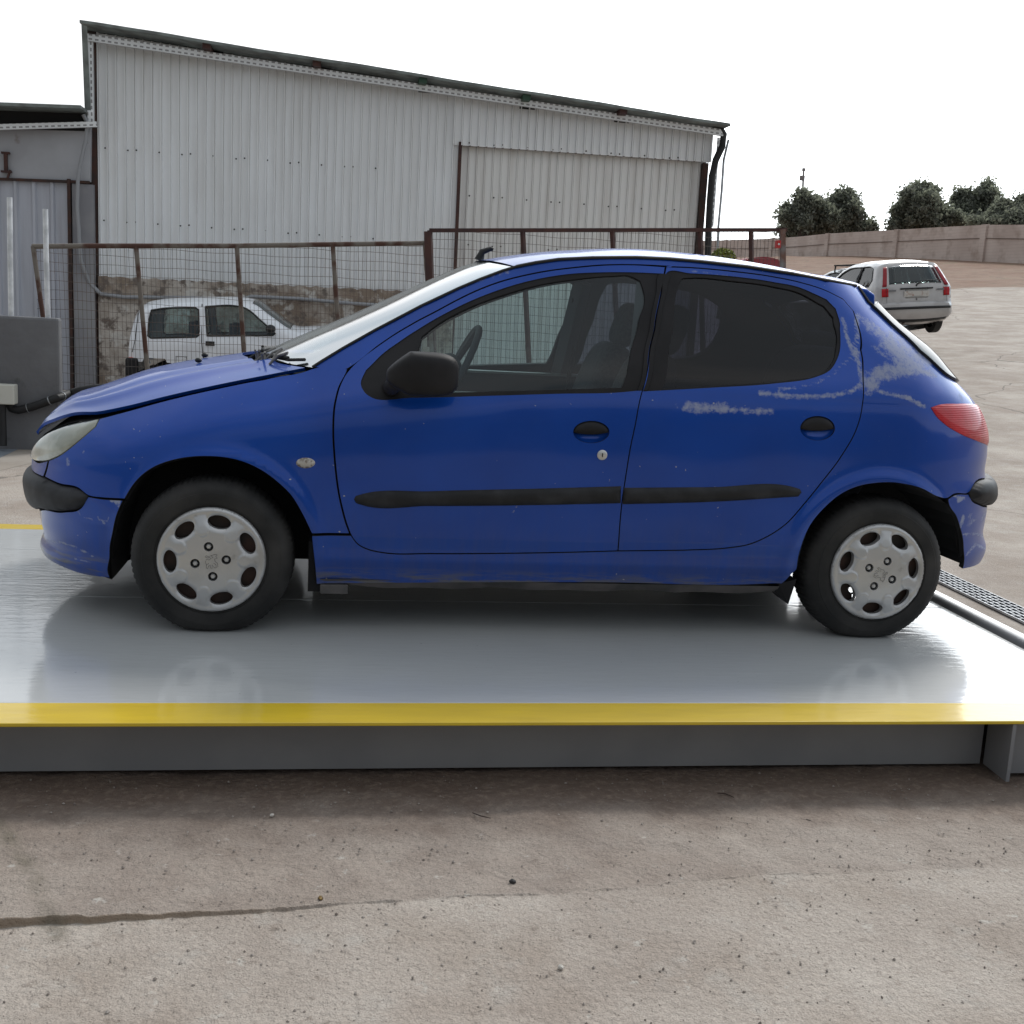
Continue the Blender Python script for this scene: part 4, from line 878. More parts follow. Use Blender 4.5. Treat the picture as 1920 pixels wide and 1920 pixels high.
leafm = mat('leaves', (.19, .20, .175), .85, c2=(.27, .28, .25), scale=.9, lo=.35, hi=.65, c3=(.12, .13, .11), s3=2.5, lo3=.5, hi3=.6, spec=.2)
t_ = leafm.node_tree; lf = t_.nodes['Principled BSDF']; tl_ = N(t_, 'ShaderNodeBsdfTranslucent'); tl_.inputs[0].default_value = (.26, .28, .21, 1); mx_ = N(t_, 'ShaderNodeMixShader'); mx_.inputs[0].default_value = .55
L(t_, lf.outputs[0], mx_.inputs[1]); L(t_, tl_.outputs[0], mx_.inputs[2]); L(t_, mx_.outputs[0], t_.nodes['Material Output'].inputs[0])
bark = mat('bark', (.06, .045, .035), .9)
def tree(label, D, blobs, trunk, seed, n=34000, ls=.17, group='trees beyond the far wall'):
    r = np.random.default_rng(seed); c0 = atD(*trunk, D); o = thing('tree', label, 'tree', tuple(c0), 0, group)
    B = [(atD(x, y, D+dd)-c0, rx*D/F_, ry*D/F_) for x, y, rx, ry, dd in blobs]; wts = np.array([b[1]*b[2] for b in B]); wts /= wts.sum()
    sub_ = []
    for c, rx, rz in B:
        sub_.append((c, rx*.75, rz*.75, rx*rz*.9))
        for q in range(11):
            v = r.normal(size=3); v /= np.linalg.norm(v); k_ = .24+.22*r.random(); sub_.append((c+v*np.array([rx, rx, rz])*(.70+.30*r.random()), rx*k_, rz*k_*1.05, rx*rz*k_*.45))
    B2 = sub_; wts = np.array([b[3] for b in B2]); wts /= wts.sum()
    V = []; Fc = []
    ncl = n//22
    for k in range(ncl):
        c, rx, rz, _w = B2[r.choice(len(B2), p=wts)]
        v = r.normal(size=3); v /= np.linalg.norm(v); rad = r.random()**.5*(1+r.normal()*.17)
        cc = c+v*np.array([rx, rx*.9, rz])*rad
        cs_ = .25+.35*r.random()
        for j in range(22):
            p = cc+r.normal(size=3)*cs_*.55; d1 = r.normal(size=3); d1 /= np.linalg.norm(d1); d2 = np.cross(d1, r.normal(size=3)); d2 /= np.linalg.norm(d2)
            s = ls*(.6+.8*r.random()); a = d1*s; b = d2*s*.45; i0 = len(V); V += [p-a, p+b*1.3, p+a, p-b*1.3]; Fc.append((i0, i0+1, i0+2, i0+3))
    mesh('crown', V, Fc, leafm, o)
    tb = MB()
    for c, rx, rz in B[:3]: tb.tube([(0, 0, -1.5), (c[0]*.3, c[1]*.3, c[2]*.35), tuple(c*.95)], [.28, .2, .08], 7)
    tb.build('trunk', bark, o, smooth_=True)
tree('round dark tree left of the pair beside the thin pole', 106, [(1500, 400, 32, 34, 0), (1535, 418, 34, 24, 1), (1490, 425, 26, 22, 2), (1520, 385, 24, 22, 0)], (1500, 450), 1)
tree('broad dark tree joined to the round one behind the wall', 108, [(1565, 395, 40, 34, 0), (1535, 408, 30, 28, 1), (1550, 425, 50, 18, 1), (1595, 410, 22, 24, 0), (1622, 426, 18, 12, 0)], (1565, 450), 2, 42000)
tree('tall loose-crowned tree standing left of the right-hand group', 106, [(1718, 388, 38, 34, 0), (1710, 425, 44, 14, 1), (1700, 400, 30, 22, 1), (1745, 385, 24, 26, 0), (1728, 358, 20, 14, 0), (1765, 405, 26, 20, 1), (1780, 418, 34, 16, 2)], (1718, 440), 3, 42000)
tree('wispy tree in the middle of the right-hand group', 110, [(1820, 420, 60, 14, 0), (1820, 392, 32, 28, 0), (1845, 385, 30, 26, 0), (1795, 402, 24, 20, 0), (1850, 360, 14, 14, 0), (1800, 372, 10, 14, 0)], (1825, 440), 4, 34000)
tree('low dark tree cut off by the right edge of the picture', 104, [(1880, 418, 60, 16, 0), (1905, 415, 50, 18, 0), (1900, 398, 34, 22, 0), (1945, 392, 34, 26, 0)], (1915, 440), 5, 32000)
o = MB().tube([atD(1503, 440, 120), atD(1505, 358, 120), atD(1507, 318, 120)], [.16, .12, .10], 8); o.box(tuple(atD(1504, 334, 120)+[-.25, -.1, -.25]), tuple(atD(1504, 334, 120)+[.25, .1, .25])).box(tuple(atD(1507, 318, 120)+[-.15, -.1, -.15]), tuple(atD(1507, 318, 120)+[.15, .1, .15]))
o = o.build('utility_pole', mat('pole grey', (.24, .22, .22), .8)); tag(o, 'thin grey pole rising behind the round dark tree', 'pole')
# shrub and red tub behind the fence
r = np.random.default_rng(9); c0 = atD(1356, 484, 15.5); V = []; Fc = []
for k in range(1500):
    v = r.normal(size=3); v /= np.linalg.norm(v); p = v*np.array([.17, .17, .13])*r.random()**.4; d1 = r.normal(size=3); d1 /= np.linalg.norm(d1); d2 = np.cross(d1, r.normal(size=3)); d2 /= np.linalg.norm(d2)
    s = .028; i0 = len(V); V += [p-d1*s, p+d2*s*.5, p+d1*s, p-d2*s*.5]; Fc.append((i0, i0+1, i0+2, i0+3))
sh = thing('shrub', 'small yellow green shrub behind the dark red fence at the workshop corner', 'shrub', tuple(c0))
mesh('foliage', V, Fc, mat('yellow leaves', (.22, .24, .035), .7, c2=(.14, .18, .03), scale=12), sh)
MB().tube([(0, 0, -.8), (.02, 0, -.3), (0, 0, 0)], [.03, .02, .01], 6).build('stem', bark, sh)
tb = thing('wheelbarrow', 'dark red wheelbarrow tub tipped up behind the dark red fence', 'wheelbarrow', tuple(atD(1428, 492, 15.0)))
V = []; Fc = []; n = 18
for k in range(n+1):
    t = k/n; x = -.25+.50*t; h = .055*math.sin(math.pi*min(1, t*1.1+.02))**.6+.02*t
    V += [(x, -.18, -.25), (x, -.18+.02, h), (x, .30, h), (x, .30, -.25)]
for k in range(n): a = k*4; Fc += [(a, a+4, a+5, a+1), (a+1, a+5, a+6, a+2), (a+2, a+6, a+7, a+3)]
Fc += [(0, 1, 2, 3), (n*4+3, n*4+2, n*4+1, n*4)]
mesh('tub', V, Fc, mat('red barrow paint', (.22, .012, .02), .5), tb, True)
MB().tube([(-.3, -.1, -.3), (.1, -.1, -.32), (.35, -.1, -.1)], .018, 8).build('handle', M['darkred'], tb)
MB().lathe([(.03, 0), (.12, 0), (.14, .02), (.14, .05), (.12, .07)], 20, c=(-.3, 0, -.5)).build('tyre', M['tyre'], tb)

# ------------------------------------------------------------------ litter on the near ground
def bit(name, label, cat, px_, mt, rx, ry, rz_, z=.0, seed=0, flat=False):
    p = atZ(px_[0], px_[1], z); r = random.Random(seed); m_ = MB()
    m_.ell((0, 0, 0), (rx, ry, rz_), 9, 6); m_.v = [(v[0]*(1+r.uniform(-.25, .25)), v[1]*(1+r.uniform(-.25, .25)), v[2]*(1+r.uniform(-.2, .2))) for v in m_.v]
    o = m_.build(name, mt); o.location = (p[0], p[1], z+rz_*.7); o.rotation_euler = (0, 0, r.uniform(0, 3)); return tag(o, label, cat)
bit('dry_leaf', 'curled brown and yellow dead leaf on the concrete, near the broken slab edge', 'leaf', (601, 1686), mat('dead leaf', (.20, .12, .02), .6, c2=(.03, .015, .01), scale=120), .010, .006, .004, seed=2)
bit('pebble', 'single black pebble at the middle of the foreground', 'pebble', (961, 1656), mat('black stone', (.02, .02, .022), .5), .008, .007, .006, seed=3)
pale = mat('pale stone', (.50, .47, .43), .8)
bit('pebble', 'pale pebble in the shade left of centre under the platform edge', 'pebble', (510, 1530), pale, .006, .006, .004, seed=4)
bit('pebble', 'white pebble lying alone low in the foreground right of centre', 'pebble', (1051, 1816), pale, .008, .006, .005, seed=5)
bit('debris_flake', 'small black flake below the shade right of centre', 'debris', (1516, 1539), mat('burnt flake', (.03, .02, .015), .7), .010, .004, .002, seed=6)
twm = mat('dark twig', (.03, .015, .012), .8)
for (a, b, c_, lab) in (((1345, 1487), (1360, 1488), (1376, 1495), 'thin dark twig under the right half of the platform'), ((886, 1524), (902, 1530), (920, 1534), 'thin dark twig under the middle of the platform')):
    o = MB().tube([tuple(atZ(*q_, .006)) for q_ in (a, b, c_)], [.0015, .0018, .001], 6).build('twig', twm); tag(o, lab, 'twig')
# loose grit: uncountable
r = np.random.default_rng(21); V = []; Fc = []
for k in range(6500):
    x = r.uniform(-1.1, 2.3); y = r.uniform(1.95, 3.3)
    near_edge = abs(y-np.interp(x, EX, EY)-.0) < .05
    if r.random() > (.9 if near_edge else .55): continue
    s = .0011+.0035*r.random()**4; zz = -.0 if y > np.interp(x, EX, EY) else -float(np.interp(x, [-1.6, -.5, -.15, .05, .5, 2.5], [.018, .016, .009, .002, .001, .002]))
    i0 = len(V); j = r.normal(size=(6, 3))*.25+1
    for q_, d in enumerate(((1, 0, 0), (0, 1, 0), (-1, 0, 0), (0, -1, 0), (0, 0, 1), (0, 0, -1))): V.append((x+d[0]*s*j[q_, 0], y+d[1]*s*j[q_, 1], zz+s*.4+d[2]*s*.8*j[q_, 2]))
    for a, b in ((0, 1), (1, 2), (2, 3), (3, 0)): Fc += [(i0+a, i0+b, i0+4), (i0+b, i0+a, i0+5)]
o = mesh('gravel', V, Fc, mat('grit', (.36, .32, .29), .9, c2=(.18, .15, .13), scale=40)); tag(o, 'loose grit scattered over the concrete', 'gravel', kind='stuff')
# weeds at the foot of the block
V = []; Fc = []
for k in range(500):
    p = atZ(r.uniform(28, 100), r.uniform(798, 806), .045); h = .02+.03*r.random(); a = r.uniform(0, 6.28); i0 = len(V)
    V += [(p[0]-.004*math.cos(a), p[1]-.004*math.sin(a), .045), (p[0]+.004*math.cos(a), p[1]+.004*math.sin(a), .045), (p[0]+r.normal()*.02, p[1]+r.normal()*.02, .045+h)]; Fc.append((i0, i0+1, i0+2))
o = mesh('weeds', V, Fc, mat('weed green', (.10, .12, .04), .8)); tag(o, 'sparse green weeds at the foot of the grey block', 'weeds', kind='stuff')
# ================================================================== the blue car
CARX, CARY = -.409, 4.885
ORG = np.array([CARX, CARY, HD])
car = thing('car', 'scratched blue five-door hatchback standing on the weighbridge platform', 'car', tuple(ORG))
def c2w(P): return np.asarray(P)+ORG
ZF = [.12, .18, .24, .29, .34, .40, .46, .52, .58, .64, .70, .76, .84, 1.0]
XF = [-.693, -.746, -.731, -.740, -.745, -.765, -.772, -.768, -.771, -.758, -.714, -.649, -.571, -.488]
ZR = [.12, .18, .24, .30, .36, .43, .50, .56, .62, .70, .80, .90, 1.0, 1.1, 1.2, 1.35]
XR = [3.044, 3.112, 3.178, 3.195, 3.164, 3.165, 3.165, 3.155, 3.131, 3.134, 3.117, 3.05, 2.934, 2.836, 2.683, 2.511]
s_xf = smooth(ZF, XF); s_xr = smooth(ZR, XR)
s_P = smooth([-.8, -.3, 0, .6, 1.2, 2.0, 2.44, 2.8, 3.1], [.79, .795, .80, .818, .826, .826, .82, .80, .78])
s_S = smooth([-.8, -.4, .1, .6, 1.0, 2.0, 2.6, 3.1], [.60, .66, .765, .85, .89, .93, .94, .93])
s_K = smooth([-.8, .2, .7, 1.1, 2., 2.6, 3.2], [1.0, .95, .72, .5, .5, .5, .55])
s_XA = smooth([.1, .55, .8, 1.0, 1.4], [-.04, -.03, .08, .22, .23])
s_XB = smooth([.1, .7, 1.0, 1.2, 1.4], [2.52, 2.50, 2.43, 2.24, 2.10])
def S(u, z):
    u = np.asarray(u, float); z = np.asarray(z, float)
    xf = s_xf(z); xr = s_xr(z); Lf = s_XA(z)-xf; Lr = xr-s_XB(z)
    af = np.clip(u, 0, 1)*np.pi/2; ar = np.clip(3-u, 0, 1)*np.pi/2
    x = np.where(u < 1, xf+Lf*(1-np.cos(af)**.9), np.where(u > 2, xr-Lr*(1-np.cos(ar)**.9), xf+Lf+(u-1)*(xr-Lr-xf-Lf)))
    cap = np.where(u < 1, np.sin(af)**.80, np.where(u > 2, np.sin(ar)**.75, 1.))
    t = z-s_S(x); k = s_K(x); e = .06
    T = k*((np.sqrt(t*t+e*e)+t)/2)
    lo = .16*np.maximum(0, .36-z)+.12*(z-.56)**2*(z < .9)+.12*.34**2*(z >= .9)
    lo = lo-.009*np.exp(-((z-.272)/.028)**2)*np.clip((x-.3)/.1, 0, 1)*np.clip((2.15-x)/.1, 0, 1)
    w = s_P(x)-T-lo
    for ax in (0, 2.442):
        r = np.hypot(x-ax, z-.28); w = w+.013*np.exp(-((r-.345)/.03)**2)
    return np.stack([x, -w*cap, z+0*x], -1)
def SN(u, z):
    e = 2e-3; u = np.clip(u, .004, 2.996); a = S(u+e, z)-S(u-e, z); b = S(u, z+e)-S(u, z-e); n = np.cross(a, b); return n/(np.linalg.norm(n, axis=-1, keepdims=True)+1e-12)
_U, _Z = np.meshgrid(np.linspace(.18, 2.575, 180), np.linspace(.12, 1.42, 90), indexing='ij'); _Q = proj(c2w(S(_U, _Z)))
def inv(px, py):
    d = (_Q[..., 0]-px)**2+(_Q[..., 1]-py)**2; i = np.unravel_index(np.argmin(d), d.shape); q = np.array([_U[i], _Z[i]])
    f = lambda q: proj(c2w(S(q[0], q[1])))-np.array([px, py]); r = f(q); lam = 1e-3
    for it in range(25):
        e = 1e-4; J = np.stack([(f(q+[e, 0])-r)/e, (f(q+[0, e])-r)/e], 1); A = J.T@J
        dq = -np.linalg.solve(A+lam*np.diag(np.diag(A)+1), J.T@r); qn = q+dq; qn[0] = np.clip(qn[0], .17, 2.58); qn[1] = np.clip(qn[1], .1, 1.45); rn = f(qn)
        if rn@rn < r@r: q, r, lam = qn, rn, lam*.3
        else: lam *= 5
        if r@r < 1e-3 or lam > 1e6: break
    return q
def u2s(u): u = np.asarray(u, float); return np.where(u < 1, (u-1)*1.1, np.where(u > 2, 2.75+(u-2)*1.0, (u-1)*2.75))
def s2u(s): s = np.asarray(s, float); return np.where(s < 0, 1+s/1.1, np.where(s > 2.75, 2+(s-2.75)/1.0, 1+s/2.75))
def P2(p):
    if len(p) == 3: return (float(u2s(p[1])), p[2])
    q = inv(*p); return (float(u2s(q[0])), float(q[1]))
def uz(px, py): q = inv(px, py); return q
FADE = [  # (points in the photograph's pixels, width px, strength): shapes of the perished lacquer on the near flank
 ([(1425, 737), (1450, 740), (1500, 744), (1560, 742), (1600, 733), (1614, 722)], 7, 0.72), ([(1460, 731), (1520, 722), (1560, 703), (1590, 675), (1602, 662)], 6, 0.60),
 ([(1580, 598), (1588, 630), (1600, 662)], 6, 0.72), ([(1606, 590), (1607, 630), (1605, 662), (1612, 690), (1617, 718)], 7, 0.72),
 ([(1625, 605), (1655, 630), (1675, 650)], 16, 0.65), ([(1670, 640), (1700, 670), (1720, 680)], 34, 0.72), ([(1715, 665), (1740, 680)], 14, 0.70), ([(1710, 690), (1650, 700), (1630, 722)], 21, 0.76), ([(1720, 692), (1750, 704)], 9, 0.72),
 ([(1628, 726), (1660, 738), (1700, 745), (1735, 763)], 6, 0.72), ([(1290, 763), (1330, 765), (1360, 767)], 15, 0.70), ([(1360, 767), (1400, 770), (1445, 773)], 9, 0.70), ([(1268, 760), (1285, 770)], 9, 0.50),
 ([(880, 532), (920, 519), (955, 509)], 7, 0.54), ([(1290, 508), (1370, 516)], 4, 0.52), ([(1798, 740), (1806, 752)], 6, 0.60),
 ([(1790, 930), (1808, 934), (1796, 940)], 4, 0.85), ([(1800, 990), (1806, 968)], 5, 0.70), ([(1806, 1003), (1830, 1000), (1842, 1006)], 3.5, 0.75), ([(1812, 1040), (1830, 1020), (1848, 1030)], 4, 0.75), ([(1820, 965), (1815, 985), (1826, 975)], 6, 0.60), ([(1840, 975), (1850, 960)], 4, 0.65),
 ([(86, 1014), (120, 1018), (150, 1030), (176, 1043)], 3.5, 0.72), ([(144, 952), (150, 966), (176, 976)], 3, 0.65), ([(183, 970), (196, 981), (208, 965)], 3.5, 0.70), ([(208, 938), (224, 938), (222, 948)], 4.5, 0.85), ([(140, 1048), (195, 1062)], 2.5, 0.60),
 ([(142, 838), (160, 844), (152, 852)], 3, 0.72), ([(126, 856), (128, 872)], 5, 0.68), ([(175, 820), (200, 828), (216, 828)], 6, 0.46), ([(1660, 668), (1640, 650)], 10, 0.55)]
def fadeval(P):
    Q = proj(c2w(P)); v = np.zeros(len(Q))
    for pts, wd, k in FADE:
        d = segdist(Q, [np.array(p) for p in pts], closed=False); v = np.maximum(v, k*np.exp(-(d/wd)**2/1.3)) 
    return v
def panel(name, outer, holes, m, parent, g=.022, off=0., inset=.0024, flange=.02, far=True, both=False, bulge=0, brad=.025, fade=False, step=.012, near=True, hole_grow=0, label=None):
    O = resample([P2(p) for p in outer], step); O = insetp(O, inset)
    H = []
    for h in holes:
        q = resample([P2(p) for p in h], step); H.append(insetp(q, hole_grow))
    P, Fc = tri(O, H, g); u = s2u(P[:, 0]); z = P[:, 1]; n = SN(u, z); X = S(u, z)
    o_ = off
    if bulge:
        d = segdist(P, O); t = 1-np.clip(d/brad, 0, 1); o_ = (off+bulge*np.sqrt(1-t*t))[:, None]
    X = X+n*o_
    N_ = n.copy(); FF = [tuple(f) for f in Fc]; V = list(X); NN = list(N_)
    if flange:
        for lp, sg in [(O, 1)]+[(h, -1) for h in H]:
            uu = s2u(lp[:, 0]); zz = lp[:, 1]; nn = SN(uu, zz); b = S(uu, zz)+nn*off; k = len(lp)
            if area(lp) < 0: sg = -sg
            tg = np.roll(b, -1, 0)-np.roll(b, 1, 0); fn = np.cross(tg, nn)*sg; fn /= np.linalg.norm(fn, axis=1, keepdims=True)+1e-9
            n0 = len(V)
            mid = nn+fn; mid /= np.linalg.norm(mid, axis=1, keepdims=True)
            V += list(b); NN += list(mid)
            V += list(b-nn*.0025+fn*.0012); NN += list(fn)
            V += list(b-nn*flange); NN += list(fn)
            for i in range(k):
                j = (i+1) % k
                for r_ in ((0, k) if True else ()):
                    q = (n0+r_+i, n0+r_+k+i, n0+r_+k+j, n0+r_+j); FF.append(q if sg > 0 else q[::-1])
    V = np.array(V); NN = np.array(NN)
    A = fadeval(V) if fade else None
    mir = np.array([1, -1, 1]); nrm = None if bulge else NN
    objs = []
    def mk(V, FF, NN, A):
        o = mesh(name, V, FF, m, parent, True, normals=NN, attr=A)
        if flange and m is M['blue']:
            o.data.materials.append(M['seal']); q_ = np.zeros(len(FF), int); nf = len(Fc); q_[nf:] = 1
            if both: h_ = len(FF)//2; q_[:] = 0; q_[nf:h_] = 1; q_[h_+nf:] = 1
            o.data.polygons.foreach_set('material_index', q_.tolist()); o.data.update()
        if label: o['label'] = label
        objs.append(o); return o
    Fm = [f[::-1] for f in FF]; Az = np.zeros(len(V)) if fade else None
    if both:
        k = len(V); mk(np.concatenate([V, V*mir]), FF+[tuple(i+k for i in f) for f in Fm], None if nrm is None else np.concatenate([nrm, nrm*mir]), None if A is None else np.concatenate([A, Az]))
    else:
        if near: mk(V, FF, nrm, A)
        if far: mk(V*mir, Fm, None if nrm is None else nrm*mir, Az)
    return objs

TOPL = [(1260, 499.6), (1193, 496.5), (1131, 497), (1076.7, 501.7), (1026.7, 508), (985, 516), (943, 526.7), (901.7, 541.5), (860, 561), (819, 583), (775.4, 606), (731.7, 632.5), (702.5, 653), (679, 670.4), (664.6, 683), (650, 699.6), (638, 722), (631, 746), (626.5, 775), (625.5, 801), (627.5, 852.5), (632.7, 904), (641, 949), (651.6, 986.6), (658.4, 1003.8), (672, 1021), (693, 1031), (720, 1036.4), (806, 1038), (943.8, 1037.5), (1081, 1035.2), (1158.6, 1033)]
SPLIT = [(1248.8, 500), (1239.6, 550), (1228.4, 610), (1216.5, 672), (1203.5, 736), (1190.5, 800), (1178.5, 860), (1168.5, 925), (1162.5, 980), (1158.6, 1033)]
RDOOR = [(1158.6, 1033), (1220, 1032.4), (1294, 1031.2), (1367.8, 1027), (1405, 1020.5), (1434, 1008.5), (1473, 983), (1507.6, 945), (1542, 902.5), (1577, 856), (1600, 817.7), (1611.7, 787), (1617.4, 756), (1618.6, 717.5), (1615.5, 663.5), (1609.7, 613.4), (1600, 583), (1580.8, 561), (1550, 545.5), (1507.6, 531.5), (1449.8, 519), (1372.7, 508.7), (1295.6, 501.8), (1249, 499.7)]
GUT = [(968, 500.6), (1005.8, 493), (1047.5, 487), (1110, 484), (1193, 483.3), (1255.8, 486), (1313.5, 491), (1399, 500.5), (1484.4, 513.5), (1548, 526), (1604, 537)]
WSE = [(586, 689), (603, 678), (644, 653), (702.5, 620), (790, 574), (860, 541), (901.7, 523.5), (943, 508)]
HATCHL = [(1607.8, 538.3), (1627, 567), (1642.5, 580), (1680, 616), (1719.6, 655.8), (1765.8, 698), (1789, 713)]
HOODL = [(68.8, 817), (79, 804), (103, 792), (137.5, 781), (187, 777), (240.6, 764.5), (309, 745.6), (412.5, 721.6), (515.6, 701), (572, 690)]
SILL = [(593, 1096), (853, 1093), (1147, 1093), (1392, 1097), (1466, 1095)]
RARCH = [(1487, 1074), (1494, 1068), (1498, 1041), (1507.6, 1010), (1523, 979.6), (1546, 952.6), (1573, 929.5), (1604, 914), (1642.5, 906.3), (1688.7, 907), (1727, 916), (1758, 931.4)]
FARCH = [(233.8, 936), (254.4, 903.8), (288.8, 876), (326.6, 862.5), (371, 856.3), (412.5, 857.4), (453.8, 866), (488, 881.4), (519, 903.8), (546.6, 931), (563.8, 958.8), (577.5, 986), (584.4, 1003)]
HLAMP = [(187, 785), (178.8, 800.6), (154.7, 821), (120, 848.8), (95, 862), (72, 865), (60.5, 858), (60, 845), (71, 827), (89.4, 812), (120.3, 799), (154.7, 791)]
TLAMP = [(1744.6, 763.7), (1758, 759), (1795, 756.5), (1829, 757), (1843, 779), (1851, 810), (1852.5, 836), (1831, 827), (1796.7, 812), (1769.7, 794.6), (1754, 779)]
# ---- body side: pillar, roof rail, quarter, sill in one pressing
zr1 = float(uz(1851, 893)[1])
body_o = [(653, 690)]+TOPL[::-1][18:][:-1][::1] if False else None
tl = TOPL; i0 = 15
body_o = [(653, 690.5), (664.6, 683)]+TOPL[:14][::-1][1:]+[(1249, 499.9)]+RDOOR[::-1][1:]+[q for q in TOPL[::-1][1:8]]+[(584, 1004), (590, 1060)]+SILL+RARCH+[(1777.4, 934), (1787, 927.5), (1816, 924), (1827.5, 906), (1849, 895.5), ('u', 2.86, zr1), ('u', 2.86, .80), ('u', 2.84, .93), (1789, 714)]+HATCHL[::-1][1:]+GUT[::-1]+WSE[::-1]
bo = panel('body', body_o, [], M['blue'], car, g=.011, fade=True, flange=.02)
panel('tailgate', [('u', 2.868, zr1), ('u', 3, zr1), ('u', 3, .965), ('u', 2.86, .965), ('u', 2.85, .93), ('u', 2.868, .80)], [], M['blue'], car, both=True, flange=0, fade=True, g=.04)
panel('fender', [(584.4, 1001)]+FARCH[::-1][1:]+[(192.5, 933.5), (165, 929), (148, 916), (113, 907.5), (84, 894), (92, 863), (95, 862), (120, 848.8), (154.7, 821), (178.8, 800.6), (187, 785)]+[(q[0], q[1]+6) for q in HOODL[5:]]+[(586, 691), (652, 691)]+[(q[0]-1.2, q[1]) for q in TOPL[15:24]]+[(656, 1001)], [], M['blue'], car, fade=True, g=.018)
FW_O = [(698, 746), (682.5, 734), (677, 714), (686, 694), (713.4, 667), (751, 639), (792.5, 612), (854.4, 577.5), (926.6, 546.6), (995, 526), (1064, 514), (1132.8, 510.5), (1184, 510.5), (1244.5, 513), (1238.5, 545), (1227, 605), (1215, 668), (1202, 732), (1163.8, 735.6), (1047, 738.4), (909, 742.5), (772, 746)]
FW_G = [(782, 662), (790, 630), (813, 612), (875, 577.5), (943.8, 551.7), (1012.5, 532.8), (1081, 522.5), (1150, 516.5), (1184.4, 517.5), (1201.6, 526), (1208, 546.6), (1198, 605), (1181, 673.8), (1166, 727), (1012.5, 731.5), (875, 735), (770, 737), (772, 700)]
RW_O = [(1250.5, 511), (1295.6, 512.5), (1372.7, 518), (1449.8, 528.6), (1507.6, 542), (1550, 561.4), (1567, 578.7), (1575, 605.7), (1576, 640.4), (1569, 675), (1553.8, 696), (1526.9, 707.9), (1449.8, 719.4), (1334, 727), (1206, 734), (1219, 668), (1231, 607), (1242.5, 547)]
RW_G = [(1279, 522), (1295.6, 520), (1372.7, 525.6), (1449.8, 536), (1507.6, 551.8), (1546, 573), (1563.5, 594), (1569, 621), (1568.5, 655.8), (1559.6, 682.8), (1538, 702), (1488, 711.7), (1372.7, 721.4), (1241.7, 728.3), (1253, 671), (1262.9, 605.7), (1271, 540)]
def ell_px(cx, cy, rx, ry, a0=0, a1=2*math.pi, n=20): return [(cx+rx*math.cos(a0+(a1-a0)*k/n), cy+ry*math.sin(a0+(a1-a0)*k/n)) for k in range(n+(0 if a1-a0 > 6.2 else 1))]
def door(outline, fo, fg, hc, strip_, hr):
    dd = panel('front_door' if fo is FW_O else 'rear_door', outline, [fo, ell_px(*hc)], M['blue'], car, g=.012, fade=True)
    for d, nr, fr in zip(dd, (True, False), (False, True)):
        kw = dict(near=nr, far=fr)
        panel('window_frame', fo, [fg], M['trim'], d, off=-.003, inset=.0005, flange=.02, **kw)
        panel('window', fg, [], M['glass'] if fo is FW_O else M['tint'], d, off=-.009, inset=-.004, flange=0, g=.04, **kw)
        panel('handle_recess', ell_px(*hc), [], M['blue'], d, off=-.002, inset=-.002, flange=0, bulge=-.022, brad=.05, g=.008, fade=True, **kw)
        cx, cy, rx, ry = hc
        panel('handle', ell_px(cx, cy, rx-1.5, ry-1.5, math.pi*.985, math.pi*2.015)+[(cx+rx*.5, cy+3.5), (cx-rx*.5, cy+3.5)], [], M['trim'], d, off=-.004, inset=.0, flange=.012, bulge=.013, brad=.03, g=.007, **kw)
        panel('side_moulding', strip_, [], M['rubberstrip'], d, off=.0, inset=0, flange=.006, bulge=.014, brad=.03, g=.008, **kw)
    return dd
fd = door([(1247.5, 500)]+TOPL[1:-1]+SPLIT[::-1][:-1], FW_O, FW_G, (1108.7, 810, 34, 21),
          [(663.6, 936), (667, 930), (679, 926.4), (806, 921), (1012.5, 916), (1164.5, 911.6), (1164, 943.6), (1012.5, 947), (806, 948.8), (679, 947), (667, 942.5)], 0)
rd = door(RDOOR[:-1]+SPLIT[:-1], RW_O, RW_G, (1533, 803, 32.5, 23),
          [(1169.5, 914.5), (1334, 913.3), (1488, 913.3), (1500, 917), (1503, 923), (1497, 931), (1334, 941), (1167.5, 945.5)], 0)
SPU = [(1247.8, 513.5), (1239.4, 550), (1228.2, 610), (1216.3, 672), (1204.4, 732.5)]
for dd, sg in ((fd, -1), (rd, 1)):
    pl_ = [(x+sg*1.6, y) for x, y in SPU]+[(x+sg*9, y) for x, y in SPU[::-1]]
    for d, nr in zip(dd, (True, False)): panel('pillar_cover', pl_, [], M['trim'], d, off=.0012, inset=0, flange=.003, g=.02, near=nr, far=not nr)
for d, s in zip(fd, (1, -1)):
    q = uz(1129, 853); p = S(*q)*[1, s, 1]; lk = MB().lathe([(0, 0), (.013, 0), (.0185, .003), (.0185, .01)], 24, c=(0, -.006, 0)); lk.box((-.0015, -.0068, -.006), (.0015, -.0058, .006))
    o = lk.build('lock', M['chrome'], d, smooth_=True); o.location = p; o.rotation_euler = (0, 0, 0 if s > 0 else math.pi)
    sl_ = MB().box((-.0018, -.0075, -.007), (.0018, -.0060, .007)).build('keyhole', M['seal'], o)
panel('front_panel', [(90, 864), (72, 867.5), (62, 861), ('u', .02, float(uz(60, 858)[1])), ('u', .02, float(uz(62, 884)[1])), (62, 884), (81, 894)], [], M['blue'], car, both=True, fade=True)
zb_lo, zb_hi = float(uz(130, 1069)[1]), float(uz(75, 957)[1])
fb = panel('front_bumper', [(165, 931), (192.5, 935.5), (231, 938), (219, 966), (211.4, 1000), (206, 1041), (207, 1084), (156, 1077), (117, 1063), ('u', .0, zb_lo), ('u', .0, zb_hi), (70, 956), (86, 956), (120, 960), (154, 950)], [], M['blue'], car, both=True, fade=True, g=.012)[0]
zt_ = float(uz(60, 884)[1]); zbm = float(uz(66, 954)[1])
